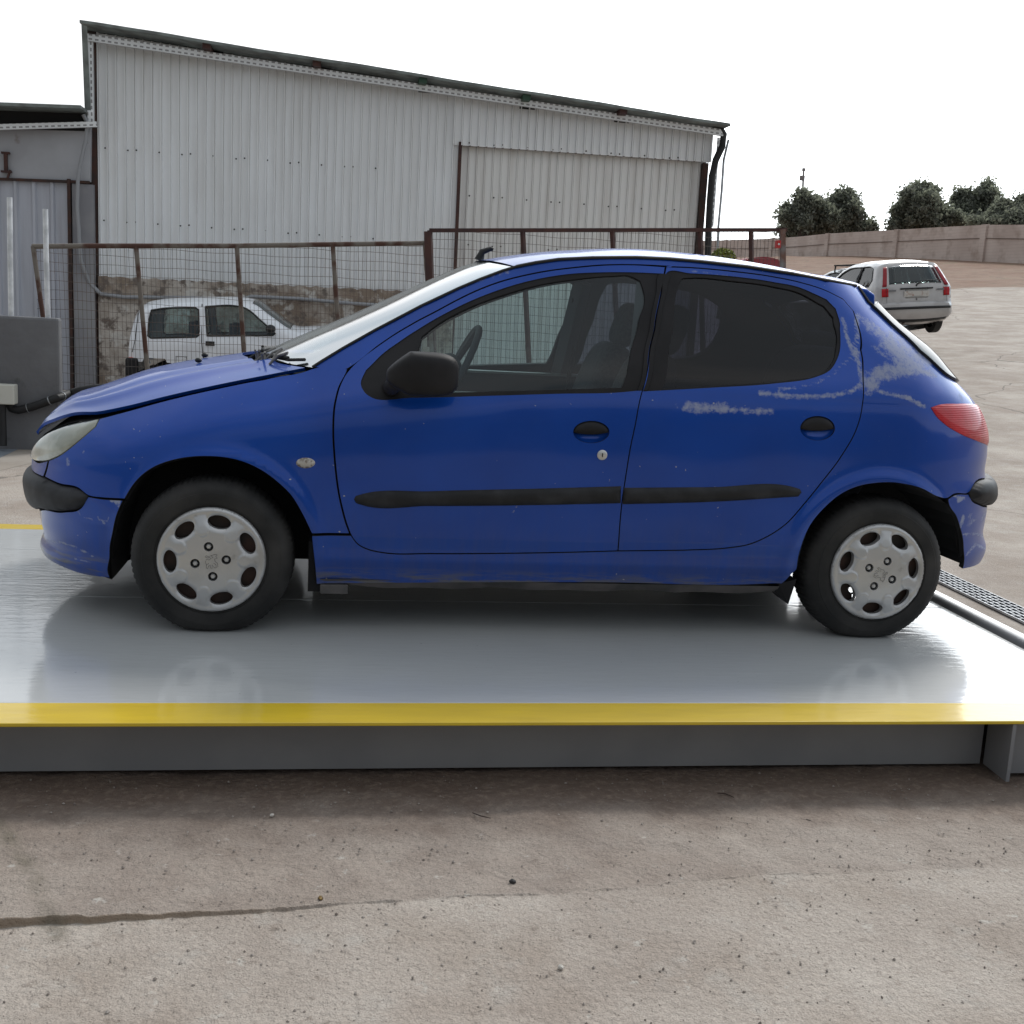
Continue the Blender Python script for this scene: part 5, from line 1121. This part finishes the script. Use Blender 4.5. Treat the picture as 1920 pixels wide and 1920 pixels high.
panel('bumper_rubber', [(165, 929.5), (148, 918), (113, 909.5), (84, 896), (64, 886), ('u', .0, zt_), ('u', .0, zbm), (68.8, 955), (86, 955.5), (120, 959), (154.7, 949), (162, 940)], [], M['rubberstrip'], fb, both=True, off=-.004, bulge=.036, brad=.05, g=.01, flange=.02, inset=.001)
zq = float(uz(1835, 1056)[1])
rb_ = panel('rear_bumper', [(1777.4, 936), (1787, 929.5), (1816, 926.5), (1822, 938), (1835, 946), (1858, 950), ('u', 3, float(uz(1855, 950)[1])), ('u', 3, zq-.02), (1838, 1056), (1804.4, 1067), (1807.5, 1041), (1806, 1018), (1800.5, 991), (1792.8, 968), (1779, 945)], [], M['blue'], car, both=True, fade=True, g=.010)[0]
panel('bumper_rubber', [(1818, 919), (1827.5, 907), (1850, 896), ('u', 3, zr1-.005), ('u', 3, float(uz(1855, 949)[1])), (1858, 948.5), (1835, 945), (1821.7, 937)], [], M['rubberstrip'], rb_, both=True, off=-.004, bulge=.042, brad=.05, g=.01, inset=.001)
panel('headlight', HLAMP, [], M['lamp_lens'], car, off=.001, bulge=.010, brad=.06, g=.010, inset=.003)
panel('headlight_surround', HLAMP, [], M['seal'], car, off=-.012, flange=0, inset=-.012, g=.03)
panel('tail_lamp', TLAMP, [], M['tail'], car, off=.003, bulge=.006, brad=.03, g=.010, inset=.002)
panel('side_indicator', ell_px(573, 868, 18, 10), [], M['indicator'], car, off=.0, bulge=.012, brad=.03, g=.006, inset=0)
# perished gap lines
def seam(pts, r, m, name, parent, off=-.0, both_=True):
    for s in ((1, -1) if both_ else (1,)):
        MB().tube([tuple((S(*(uz(*p)))+SN(*uz(*p))*off)*[1, s, 1]) for p in pts], r, 6).build(name, m, parent, smooth_=True)
seam(GUT, .006, M['seal'], 'roof_gutter', car, .004)
seam(WSE+[(968, 500.6)], .005, M['seal'], 'windscreen_seal', car, .003)
seam(HATCHL, .006, M['seal'], 'tailgate_seal', car, .004)
# headroom: dark structure behind the gaps
zsh = float(uz(62, 840)[1])
shell_o = [('u', .0, .24), ('u', .0, zsh-.03), (66, 836), (89.4, 812), (120.3, 797), (187, 785)]+[(q[0], q[1]+9) for q in HOODL[5:]]+[(590, 692)]+WSE[1:]+GUT+HATCHL[1:]+[('u', 2.9, .93), ('u', 3, .93), ('u', 3, .26), ('u', 2.6, .24)]+[(1804, 1062), (1807.5, 1041), (1800.5, 991), (1792.8, 968), (1777, 945)]+RARCH[::-1]+SILL[::-1]+[(587.8, 1041)]+FARCH[::-1]+[(219, 966), (211.4, 1000), (206, 1041), (205, 1076), (156, 1070), (120, 1055)]
panel('inner_structure', shell_o, [[(q[0], q[1]) for q in FW_G], RW_G], M['dark'], car, off=-.030, inset=.008, flange=0, g=.04, both=True, step=.02)
panel('headlight_well', [(62, 840), (89.4, 806), (120.3, 790), (187, 779), (187, 792), (100, 862), (60, 862)], [], M['dark'], car, off=-.030, inset=-.01, flange=0, g=.04)

# ---- lofted upper panels
def edge3(pts, n, off=0.):
    P = []
    for p in pts:
        q = uz(*p); P.append(S(*q)+SN(*q)*off)
    P = np.array(P); d = np.concatenate([[0], np.cumsum(np.linalg.norm(np.diff(P, axis=0), axis=1))]); t = np.linspace(0, d[-1], n)
    f = [smooth(d, P[:, k]) for k in range(3)]; return np.stack([f[k](t) for k in range(3)], 1), t/d[-1]
def loft(name, pts, bow, crown, m, parent=car, n=30, nv=33, pw=2.3, off=0., lift=None, extra=None, skirt=0, attr=False, xpow=2.):
    E, t = edge3(pts, n, off); V = []; 
    for i in range(n):
        for k in range(nv):
            v = 1-2*k/(nv-1); a = abs(v)
            x = E[i, 0]-bow(t[i])*(1-a**xpow); y = E[i, 1]*v; z = E[i, 2]+crown(t[i])*(1-a**pw)+(lift(t[i]) if lift else 0)
            if extra: z += extra(t[i], a, E[i])
            V.append((x, y, z))
    Fc = [(i*nv+k, (i+1)*nv+k, (i+1)*nv+k+1, i*nv+k+1) for i in range(n-1) for k in range(nv-1)]
    if skirt:
        lp = [i*nv for i in range(n)]+[(n-1)*nv+k for k in range(1, nv)]+[i*nv+nv-1 for i in range(n-2, -1, -1)]+[k for k in range(nv-2, 0, -1)]
        n0 = len(V); V2 = [V[i] for i in lp]+[(V[i][0]+(.006 if i < nv else 0), V[i][1]*.985, V[i][2]-skirt) for i in lp]; V += V2; k_ = len(lp)
        Fc += [(n0+i, n0+(i+1) % k_, n0+k_+(i+1) % k_, n0+k_+i) for i in range(k_)]
    Fc = [f[::-1] for f in Fc]
    o = mesh(name, V, Fc, m, parent, True, attr=[0]*len(V) if attr else None)
    try: o.data.set_sharp_from_angle(angle=R(50))
    except Exception: pass
    return o, E
lin = lambda *kv: (lambda t, f=smooth([a for a, b in kv], [b for a, b in kv]): float(f(t)))
def hood_x(t, a, E):
    f = min(1, t*3.2)*(1-.3*t)
    r1 = .016*math.exp(-((a-(.80-.10*t))/.07)**2); r2 = -.012*math.exp(-((a-(.63-.10*t))/.05)**2)
    return f*(r1+r2)+.0
hood, HE = loft('bonnet', HOODL, lin((0, .02), (.25, .10), (.6, .18), (1, .27)), lin((0, .004), (.15, .025), (.5, .045), (1, .006)), M['blue'], n=60, nv=65, extra=hood_x, skirt=.012, off=.002, attr=True, lift=lin((0, .014), (.25, .012), (.5, .004), (1, .0)))
wsn, WE = loft('windscreen', WSE+[(966, 501.5)], lin((0, .23), (.5, .12), (1, .08)), lin((0, .004), (.5, .012), (1, .030)), M['shield'], n=40, nv=41, pw=2.0, off=.0)
roof, RE = loft('roof', GUT, lin((0, .08), (.12, .02), (.5, 0), (1, -.03)), lin((0, .032), (.3, .050), (1, .045)), M['blue'], n=50, nv=41, pw=2.4, off=.002, attr=True)
loft('headliner', GUT, lin((0, .10), (.12, .02), (.5, 0), (1, 0)), lin((0, .04), (.3, .045), (1, .03)), M['liner'], n=20, nv=15, off=-.02, lift=lambda t: -.035)
loft('bonnet_underside', HOODL, lin((0, .0), (.25, .06), (.6, .14), (1, .24)), lin((0, .0), (.5, .03), (1, .0)), M['dark'], n=24, nv=17, off=-.004, lift=lin((0, -.022), (.3, -.016), (1, -.03)))
MB().box((-.64, -.36, .30), (.05, .36, .60)).build('engine_bay', M['dark'], car)
# scuttle, wipers
e0 = HE[-1]; w0 = WE[0]
V = []; 
for k in range(25):
    v = 1-2*k/24; V += [(e0[0]-.27*(1-v*v)+.03, e0[1]*v, e0[2]+.006*(1-abs(v)**2.3)-.030), (w0[0]-.23*(1-v*v)+.02, w0[1]*v, w0[2]+.012*(1-v*v)-.02)]
mesh('scuttle', V, [(2*k, 2*k+1, 2*k+3, 2*k+2) for k in range(24)], M['trim'], car, True)
wp = MB(); rw = random.Random(4)
def wsp(t, v):
    i = min(39, int(t*39)); b = lin((0, .23), (.5, .12), (1, .08))(t); return np.array([WE[i, 0]-b*(1-v*v), WE[i, 1]*v, WE[i, 2]+lin((0, .004), (.5, .012), (1, .030))(t)*(1-v*v)])
for (ta, va, tb_, vb) in ((.0, .42, .015, .80), (.0, -.45, .03, .12)):
    a = wsp(ta, va)+[-.03, 0, .012]; b = wsp(tb_, vb)+[-.01, 0, .022]
    wp.tube([tuple(a+[-.03, 0, -.02]), tuple(a), tuple(b)], [.012, .010, .006], 8); wp.tube([tuple(wsp(tb_, va+.0)+[-.004, 0, .010]), tuple(b+[0, 0, -.008]), tuple(wsp(tb_+.02, vb+.10)+[-.004, 0, .010])], .006, 6)
wp.build('wiper', M['seal'], car, smooth_=True)
bl = MB()
for k in range(9):
    a = wsp(.01, .55+.03*k)+[-.05-.012*(k % 3), 0, -.006]; b = a+[.05*rw.uniform(-1, 1)+.03, .05*rw.uniform(-1, 1), .03+.03*rw.random()]; bl.tube([tuple(a), tuple((a+b)/2+[0, .01, .01]), tuple(b)], .0045, 6)
bl.build('wiper_linkage', mat('grimy linkage', (.10, .10, .10), .6, c2=(.22, .21, .20), scale=30), car, smooth_=True)
nz = MB()
for px_, py_ in ((384, 681), (417, 669)):
    i = np.argmin(np.abs(proj(c2w(HE))[:, 0]-px_)); 
for v, tt in ((.32, .80), (-.2, .80)):
    i = int(tt*59); nz.ell((HE[i, 0]-lin((0, .02), (.25, .10), (.6, .18), (1, .27))(tt)*(1-v*v), HE[i, 1]*v, HE[i, 2]+.032*(1-abs(v)**2.3)+.006), (.014, .012, .010), 10, 6)
nz.build('washer_nozzles', M['seal'], car, smooth_=True)
# aerial stub
ab = np.array([RE[0, 0]-.10+.03, 0, RE[0, 2]+.045])
MB().tube([tuple(ab+[0, 0, -.01]), tuple(ab+[.01, 0, .025]), tuple(ab+[.045, 0, .040]), tuple(ab+[.055, 0, .036])], [.022, .014, .010, .008], 10).build('aerial', M['seal'], car, smooth_=True)
# spoiler and rear glass
r0 = RE[-1]
V = []; Fc = []; nv = 21
a2 = atY(1640, 551, CARY-.50)-ORG; a3 = atY(1639, 578, CARY-.50)-ORG
prof = [(r0[0]-.05, r0[2]+.006), (r0[0]+.05, r0[2]-.010), (a2[0]-.02, a2[2]+.006), (a2[0], a2[2]-.004), (a3[0], a3[2]), (r0[0]+.06, r0[2]-.09), (r0[0]-.02, r0[2]-.05)]
for k in range(nv):
    v = 1-2*k/(nv-1); c_ = .045*(1-abs(v)**2.4)
    for x, z in prof: V.append((x+.05*(1-v*v), -.505*v*(1 if x < r0[0]+.1 else .985), z+c_))
m_ = len(prof)
for k in range(nv-1):
    for j in range(m_): Fc.append((k*m_+j, (k+1)*m_+j, (k+1)*m_+(j+1) % m_, k*m_+(j+1) % m_))
Fc += [tuple(range(m_)), tuple((nv-1)*m_+j for j in range(m_))[::-1]]
o = mesh('spoiler', V, Fc, M['blue'], car, True, attr=[0]*len(V)); o.data.set_sharp_from_angle(angle=R(35))
b_ = o.modifiers.new('bevel', 'BEVEL'); b_.width = .006; b_.segments = 3; b_.limit_method = 'ANGLE'
panel('rear_window', [(1632, 574), (1646, 587), (1683, 622), (1722, 660), (1768, 701), (1787, 713), ('u', 2.65, .975), ('u', 3, .975), ('u', 3, 1.28), ('u', 2.6, 1.275)], [], glass('rear screen', (.10, .11, .13), .05, .3, (.06, .065, .07), .65), car, off=.012, inset=.002, flange=.012, g=.04, both=True)
# mirrors
def superell(c, r, e=.62, n=28, m_=18, taper=None):
    V = []; sg = lambda v, p: math.copysign(abs(v)**p, v)
    for i in range(m_+1):
        a = -math.pi/2+math.pi*i/m_
        for k in range(n):
            b = 2*math.pi*k/n; x = sg(math.cos(a), e)*sg(math.cos(b), e); y = sg(math.cos(a), e)*sg(math.sin(b), e); z = sg(math.sin(a), e)
            q = [x, y, z]; 
            if taper: q = taper(q)
            V.append((c[0]+r[0]*q[0], c[1]+r[1]*q[1], c[2]+r[2]*q[2]))
    return V, [(i*n+k, i*n+(k+1) % n, (i+1)*n+(k+1) % n, (i+1)*n+k) for i in range(m_) for k in range(n)]
for s in (1, -1):
    c = atY(792, 701, CARY-.93)-ORG; c[1] = -.93
    a_ = S(*uz(738, 716))
    V, Fc = superell(c, (.122, .075, .074), .56, n=40, m_=26, taper=lambda q: [q[0], q[1]*(1 if q[0] > -.2 else 1+(q[0]+.2)*.5), (q[2]*(1 if q[0] > -.35 else 1+(q[0]+.35)*.85)+(0 if q[0] > -.35 else (q[0]+.35)*.22))])
    mm = MB().add(V, Fc); mm.tube([tuple(a_+[-.015, .03, -.03]), (c[0]-.085, c[1]+.03, c[2]-.034), (c[0], c[1], c[2]-.02)], [.030, .030, .034], 14)
    mm.v = [(v[0], v[1]*s, v[2]) for v in mm.v]; mm.f = mm.f if s > 0 else [f[::-1] for f in mm.f]
    o = mm.build('mirror', M['trim'], fd[0] if s > 0 else fd[1], smooth_=True, angle=60)
    g_ = MB(); g_.v = [(c[0]+.106, (c[1]+dy)*s, c[2]+dz) for dy, dz in ((-.05, -.05), (.05, -.05), (.05, .05), (-.05, .05))]; g_.f = [(0, 1, 2, 3)]
    g_.build('mirror_glass', M['chrome'], o)
# ---- wheels
def wheel(cx, side, rot, slots=False):
    w_ = thing('wheel', None, None); w_.parent = car; w_.location = (cx+(-.016 if cx < 1 else .014), -.810*side, .266); w_.rotation_euler = (0, 0, 0 if side > 0 else math.pi)
    tr = .283
    prof = [(.176, .010), (.183, -.004), (.190, -.009), (.1945, -.0095), (.196, -.0125), (.2, -.0135), (.215, -.0145), (.236, -.0125), (.238, -.0105), (.240, -.0105), (.255, -.003), (.268, .010), (.2755, .020), (.2805, .032), (tr, .055), (tr+.0015, .080), (tr, .108), (.282, .135), (.264, .155), (.235, .168), (.19, .165), (.176, .14)]
    t_ = MB(); n = 240; rr = random.Random(2)
    V = []; Fc = []
    for i, (r_, h) in enumerate(prof):
        for k in range(n):
            a = 2*math.pi*k/n; q = r_
            if 12 <= i <= 17 and k % 3 == 0: q -= .0030
            if i in (14, 16) : q -= .002*(k % 2)
            X = q*math.cos(a); Z = q*math.sin(a)
            if Z < -.259: Z = -.259+(Z+.259)*.3
            V.append((X*(1+.02*max(0, -Z/.27-.8)), h-(.006*max(0, -Z/.27-.75) if i < 13 else 0), max(Z, -.2655)))
    for i in range(len(prof)-1):
        for k in range(n): Fc.append((i*n+k, i*n+(k+1) % n, (i+1)*n+(k+1) % n, (i+1)*n+k))
    o = mesh('tyre', V, [f[::-1] for f in Fc], M['tyre'], w_, True); o.data.set_sharp_from_angle(angle=R(28))
    # wheel trim
    Rc = .187; circ = lambda cx_, cy_, rx, ry, a, n_=26: np.array([(cx_+rx*math.cos(t)*math.cos(a)-ry*math.sin(t)*math.sin(a), cy_+rx*math.cos(t)*math.sin(a)+ry*math.sin(t)*math.cos(a)) for t in np.linspace(0, 2*math.pi, n_, endpoint=False)])
    outer = circ(0, 0, Rc, Rc, 0, 110); H = []; ha = [R(79+rot-51.43*k) for k in range(7)]; la = [R(8+rot+90*k) for k in range(4)]
    for a in ha: H.append(circ(.745*Rc*math.cos(a), .745*Rc*math.sin(a), .125*Rc, .215*Rc, a))
    for a in la: H.append(circ(.285*Rc*math.cos(a), .285*Rc*math.sin(a), .088*Rc, .088*Rc, 0, 18))
    P, Fc = tri(outer, H, .0042)
    rad = np.hypot(P[:, 0], P[:, 1])/Rc
    h = np.interp(rad, [0, .3, .55, .75, .88, .94, .985, 1.0], [.030, .030, .027, .019, .013, .014, .010, .0])
    for a in ha:
        dx = P[:, 0]-.745*Rc*math.cos(a); dy = P[:, 1]-.745*Rc*math.sin(a); u_ = dx*math.cos(a)+dy*math.sin(a); v_ = -dx*math.sin(a)+dy*math.cos(a)
        q = np.hypot(u_/(.125*Rc), v_/(.215*Rc)); h = h-.006*np.clip((1.45-q)/.45, 0, 1)**2
        b = a+R(25.7); dx = P[:, 0]-.70*Rc*math.cos(b); dy = P[:, 1]-.70*Rc*math.sin(b); u_ = dx*math.cos(b)+dy*math.sin(b); v_ = -dx*math.sin(b)+dy*math.cos(b)
        q = np.hypot(u_/(.215*Rc), v_/(.145*Rc)); h = h+.0045*np.clip((1.06-q)/.16, 0, 1)*np.where(u_ > 0, np.clip(1-(u_/(.2*Rc)), 0, 1), 1)
    V = [(p[0], -.012-q, p[1]) for p, q in zip(P, h)]; FF = [tuple(f) for f in Fc]
    for lp in H+[outer]:
        n0 = len(V); k = len(lp); rr_ = np.hypot(lp[:, 0], lp[:, 1])/Rc; hh = np.interp(rr_, [0, .3, .55, .75, .88, .94, .985, 1.0], [.030, .030, .027, .019, .013, .014, .010, .0])-(.006 if lp is not outer and len(lp) == 26 else 0)
        V += [(p[0], -.012-q, p[1]) for p, q in zip(lp, hh)]+[(p[0], .004-q*.6, p[1]) for p, q in zip(lp, hh)]
        FF += [(n0+i, n0+(i+1) % k, n0+k+(i+1) % k, n0+k+i) for i in range(k)]
    o = mesh('hub_cap', V, FF, M['hub'], w_, True); o.data.set_sharp_from_angle(angle=R(45))
    for a in la:
        c = (.285*Rc*math.cos(a), 0, .285*Rc*math.sin(a)); MB().lathe([(0, -.041), (.007, -.040), (.0098, -.036), (.0105, -.01)], 6, c=c).build('wheel_bolt', M['hub'], w_, smooth_=True, angle=20)
    for a in la: MB().lathe([(0, -.028), (.018, -.028)], 14, c=(.285*Rc*math.cos(a), 0, .285*Rc*math.sin(a))).build('bolt_well', M['seal'], w_)
    # emblem: small heraldic lion in raised outline
    E = [[(-.30, .42), (-.12, .34), (.02, .44), (.16, .30), (.02, .26), (-.10, .12), (-.28, .16), (-.36, -.02), (-.28, -.22), (-.12, -.12)], [(.02, .44), (.26, .52), (.44, .50), (.34, .38), (.44, .26), (.26, .20), (.30, .02), (.46, -.10), (.50, -.34), (.38, -.40), (.36, -.20), (.20, -.10)],
         [(-.28, -.22), (-.30, -.46), (-.20, -.50), (-.14, -.30), (-.04, -.22), (.0, -.46), (.10, -.48), (.10, -.24), (.24, -.40), (.32, -.46), (.36, -.38)], [(-.30, .42), (-.40, .34), (-.22, .26), (-.04, .30)]]
    em = MB(); er = R(rot); ke = .050
    for ln in E: em.tube([((x*math.cos(er)-y*math.sin(er))*ke, -.0425, (x*math.sin(er)+y*math.cos(er))*ke) for x, y in ln], .00075, 5)
    em.build('emblem', mat('engraved line', (.10, .10, .10), .6), w_)
    Ho = []
    if slots:
        for (px_, py_) in ((1585, 1108), (1600, 1126)):
            pass
    md = circ(0, 0, .18, .18, 0, 60)
    if slots: Ho = [circ(-.088, -.078, .0085, .012, R(35)), circ(-.071, -.104, .0085, .013, R(50))]
    P, Fc = tri(md, Ho, .02); mesh('rim', [(p[0], .012, p[1]) for p in P], [tuple(f) for f in Fc], M['rim'], w_)
    if not slots: MB().lathe([(.0, .03), (.12, .03), (.13, .06)], 30).build('brake_drum', M['rim'], w_)
wheel(0, 1, 0); wheel(2.442, 1, 238, True); wheel(0, -1, 20); wheel(2.442, -1, 75)
# arches, underbody
AR = {0: [(190, 1082), (208, 1088), (206, 1041), (211.4, 1000), (219, 966)]+FARCH+[(587.8, 1041), (592, 1090)], 2.442: RARCH[1:]+[(1777.4, 945), (1793, 968), (1801, 991), (1806, 1018), (1807.5, 1041), (1804.5, 1064)]}
for cx in (0, 2.442):
    pts = AR[cx]; E_ = []
    for i_ in range(len(pts)-1):
        a_, b_ = np.array(pts[i_]), np.array(pts[i_+1])
        for k in range(4): q_ = a_+(b_-a_)*k/4; w_q = uz(*q_); E_.append(S(*w_q)-SN(*w_q)*.005)
    E_ = np.array(E_)
    for s in (1, -1):
        V = []; Fc = []; n = len(E_)-1
        for p in E_:
            d = np.array([p[0]-cx, p[2]-.28]); d = d/np.linalg.norm(d); z_in = max(p[2], .20) if True else p[2]
            V.append((p[0], p[1]*s, p[2])); V.append((p[0]-d[0]*.004, -.60*s, p[2]-d[1]*.004)); V.append((cx+(p[0]-cx)*.97, -.40*s, max(.16, .28+(p[2]-.28)*.97)))
        for k in range(n): Fc += [(3*k, 3*k+1, 3*k+4, 3*k+3), (3*k+1, 3*k+2, 3*k+5, 3*k+4)]
        n0 = len(V); V.append((cx, -.40*s, .30)); Fc += [(3*k+2, 3*k+5, n0) for k in range(n) if not (cx > 1 and E_[k][2] < .33)]
        mesh('wheel_arch_liner', V, Fc, M['dark'], car, False)
        MB().tube([(cx, -.74*s, .275), (cx, 0, .275)], .03, 10).build('axle', M['rim'], car)
ub = MB().box((.36, -.70, .165), (2.08, .70, .22)).box((.315, -.735, .135), (.43, .735, .32)).box((-.55, -.36, .17), (.36, .36, .24)).box((2.08, -.37, .20), (2.9, .37, .28)).box((.5, -.09, .12), (2.1, .09, .17))
ub.build('underbody', M['dark'], car)
MB().tube([(1.9, .1, .17), (2.3, .35, .22), (2.6, .40, .24)], .022, 10).box((2.72, .1, .17), (2.98, .5, .27)).build('silencer', M['rim'], car)
gm = mat('grimy sill seam', (.11, .10, .10), .85, c2=(.05, .05, .05), scale=7, lo=.4, hi=.65)
for s in (1, -1):
    a = S(*uz(600, 1094)); b = S(*uz(1466, 1094)); V = []; n = 60
    for k in range(n+1):
        x = a[0]+(b[0]-a[0])*k/n; wv = .006*math.sin(k*.5)*math.sin(k*.17+1); V += [(x, (-.775)*s, .192), (x, -.745*s, .158+wv)]
    mesh('sill_seam', V, [(2*k, 2*k+1, 2*k+3, 2*k+2) for k in range(n)], gm, car)
    MB().box((a[0]+.0, min(-.77*s, -.73*s), .135), (a[0]+.10, max(-.77*s, -.73*s), .17)).build('jacking_point', gm, car, bevel=.004)
    fx = S(*uz(1476, 1100))[0]
    MB().add([(fx-.025, -.77*s, .20), (fx+.045, -.77*s, .22), (fx+.030, -.75*s, .115), (fx-.03, -.75*s, .165)]+[(fx-.025, -.62*s, .20), (fx+.045, -.62*s, .22), (fx+.030, -.62*s, .115), (fx-.03, -.62*s, .165)], [(0, 1, 2, 3), (7, 6, 5, 4), (0, 4, 5, 1), (1, 5, 6, 2), (2, 6, 7, 3), (3, 7, 4, 0)]).build('mud_flap', M['trim'], car)
# ---- interior
for s in (1, -1):
    sy = .36*s
    bx = MB(); V, Fc = superell((1.22, sy, .40), (.27, .24, .09), .5); bx.add(V, Fc)
    V, Fc = superell((0, 0, 0), (.085, .23, .34), .5); ca = math.cos(R(18)); sa = math.sin(R(18)); bx.add([(1.55+v[0]*ca+v[2]*sa, sy+v[1], .72-v[0]*sa+v[2]*ca) for v in V], Fc)
    V, Fc = superell((0, 0, 0), (.05, .125, .10), .6); bx.add([(1.70+v[0]*ca+v[2]*sa, sy+v[1], 1.13-v[0]*sa+v[2]*ca) for v in V], Fc)
    bx.tube([(1.66, sy-.05, 1.0), (1.69, sy-.05, 1.1)], .007, 6).tube([(1.66, sy+.05, 1.0), (1.69, sy+.05, 1.1)], .007, 6)
    bx.build('front_seat', M['cloth'], car, smooth_=True)
    MB().box((.66, min(.66*s, .735*s), .25), (2.2, max(.66*s, .735*s), .865)).build('door_card', M['inner'], car, bevel=.02)
    MB().box((.66, min(.655*s, .735*s), .865), (2.2, max(.655*s, .735*s), .876)).build('door_top_glint', mat('pale door top glint', (.35, .38, .38), .35), car)  # pale strip painted in for the bright reflection along the door top
    MB().bar((1.475, .735*s, .86), (1.53, .57*s, 1.32), .05, .09).build('pillar_trim', M['liner'], car)
    MB().tube([(1.50, .60*s, 1.24), (1.52, .66*s, .95), (1.42, .56*s, .45)], .012, 4).build('seat_belt', M['seal'], car)
bx = MB(); V, Fc = superell((2.12, 0, .44), (.28, .62, .10), .4); bx.add(V, Fc); V, Fc = superell((0, 0, 0), (.08, .62, .33), .4); bx.add([(2.48+v[0]*ca+v[2]*sa, v[1], .76-v[0]*sa+v[2]*ca) for v in V], Fc)
for sy in (-.35, .35): V, Fc = superell((2.62, sy, 1.08), (.05, .12, .07), .6); bx.add(V, Fc)
bx.build('rear_seat', M['cloth'], car, smooth_=True)
MB().box((2.62, -.50, .86), (2.84, .50, .88)).build('parcel_shelf', M['cloth'], car)
V, Fc = superell((.56, 0, .74), (.26, .66, .17), .45); MB().add(V, Fc).build('dashboard', M['inner'], car, smooth_=True)
sw = MB(); c = np.array([.86, -.36, .93]); ax1 = np.array([0, 1, 0]); ax2 = np.array([math.sin(R(28)), 0, math.cos(R(28))])*1.0
ax2 = np.array([.42, 0, .91])
ring = [tuple(c+.185*(ax1*math.cos(t)+ax2*math.sin(t)*-1)) for t in np.linspace(0, 2*math.pi, 41)]
sw.tube(ring, .014, 10, False)
for t in (.2, math.pi-.2, math.pi*1.5): sw.tube([tuple(c+[-.03, 0, .0]), tuple(c+.18*(ax1*math.cos(t)-ax2*math.sin(t)*-1*-1))], .014, 6)
sw.ell(tuple(c+[-.03, 0, .01]), (.05, .07, .06)); sw.tube([tuple(c), (.62, -.36, .80)], .03, 8)
sw.build('steering_wheel', M['inner'], car, smooth_=True)
MB().tube([(1.02, .72, .87), (1.02, .72, .925)], [.008, .006], 8).build('door_lock_pin', M['seal'], car)
MB().ell((2.80, -.38, .91), (.10, .06, .035)).build('shelf_bag', mat('pale bag', (.35, .42, .44), .7), car)
# grille and plate area at the nose (seen only from the front)
MB().box((-.742, -.13, .50), (-.70, .13, .59)).build('grille', M['seal'], car, bevel=.01)
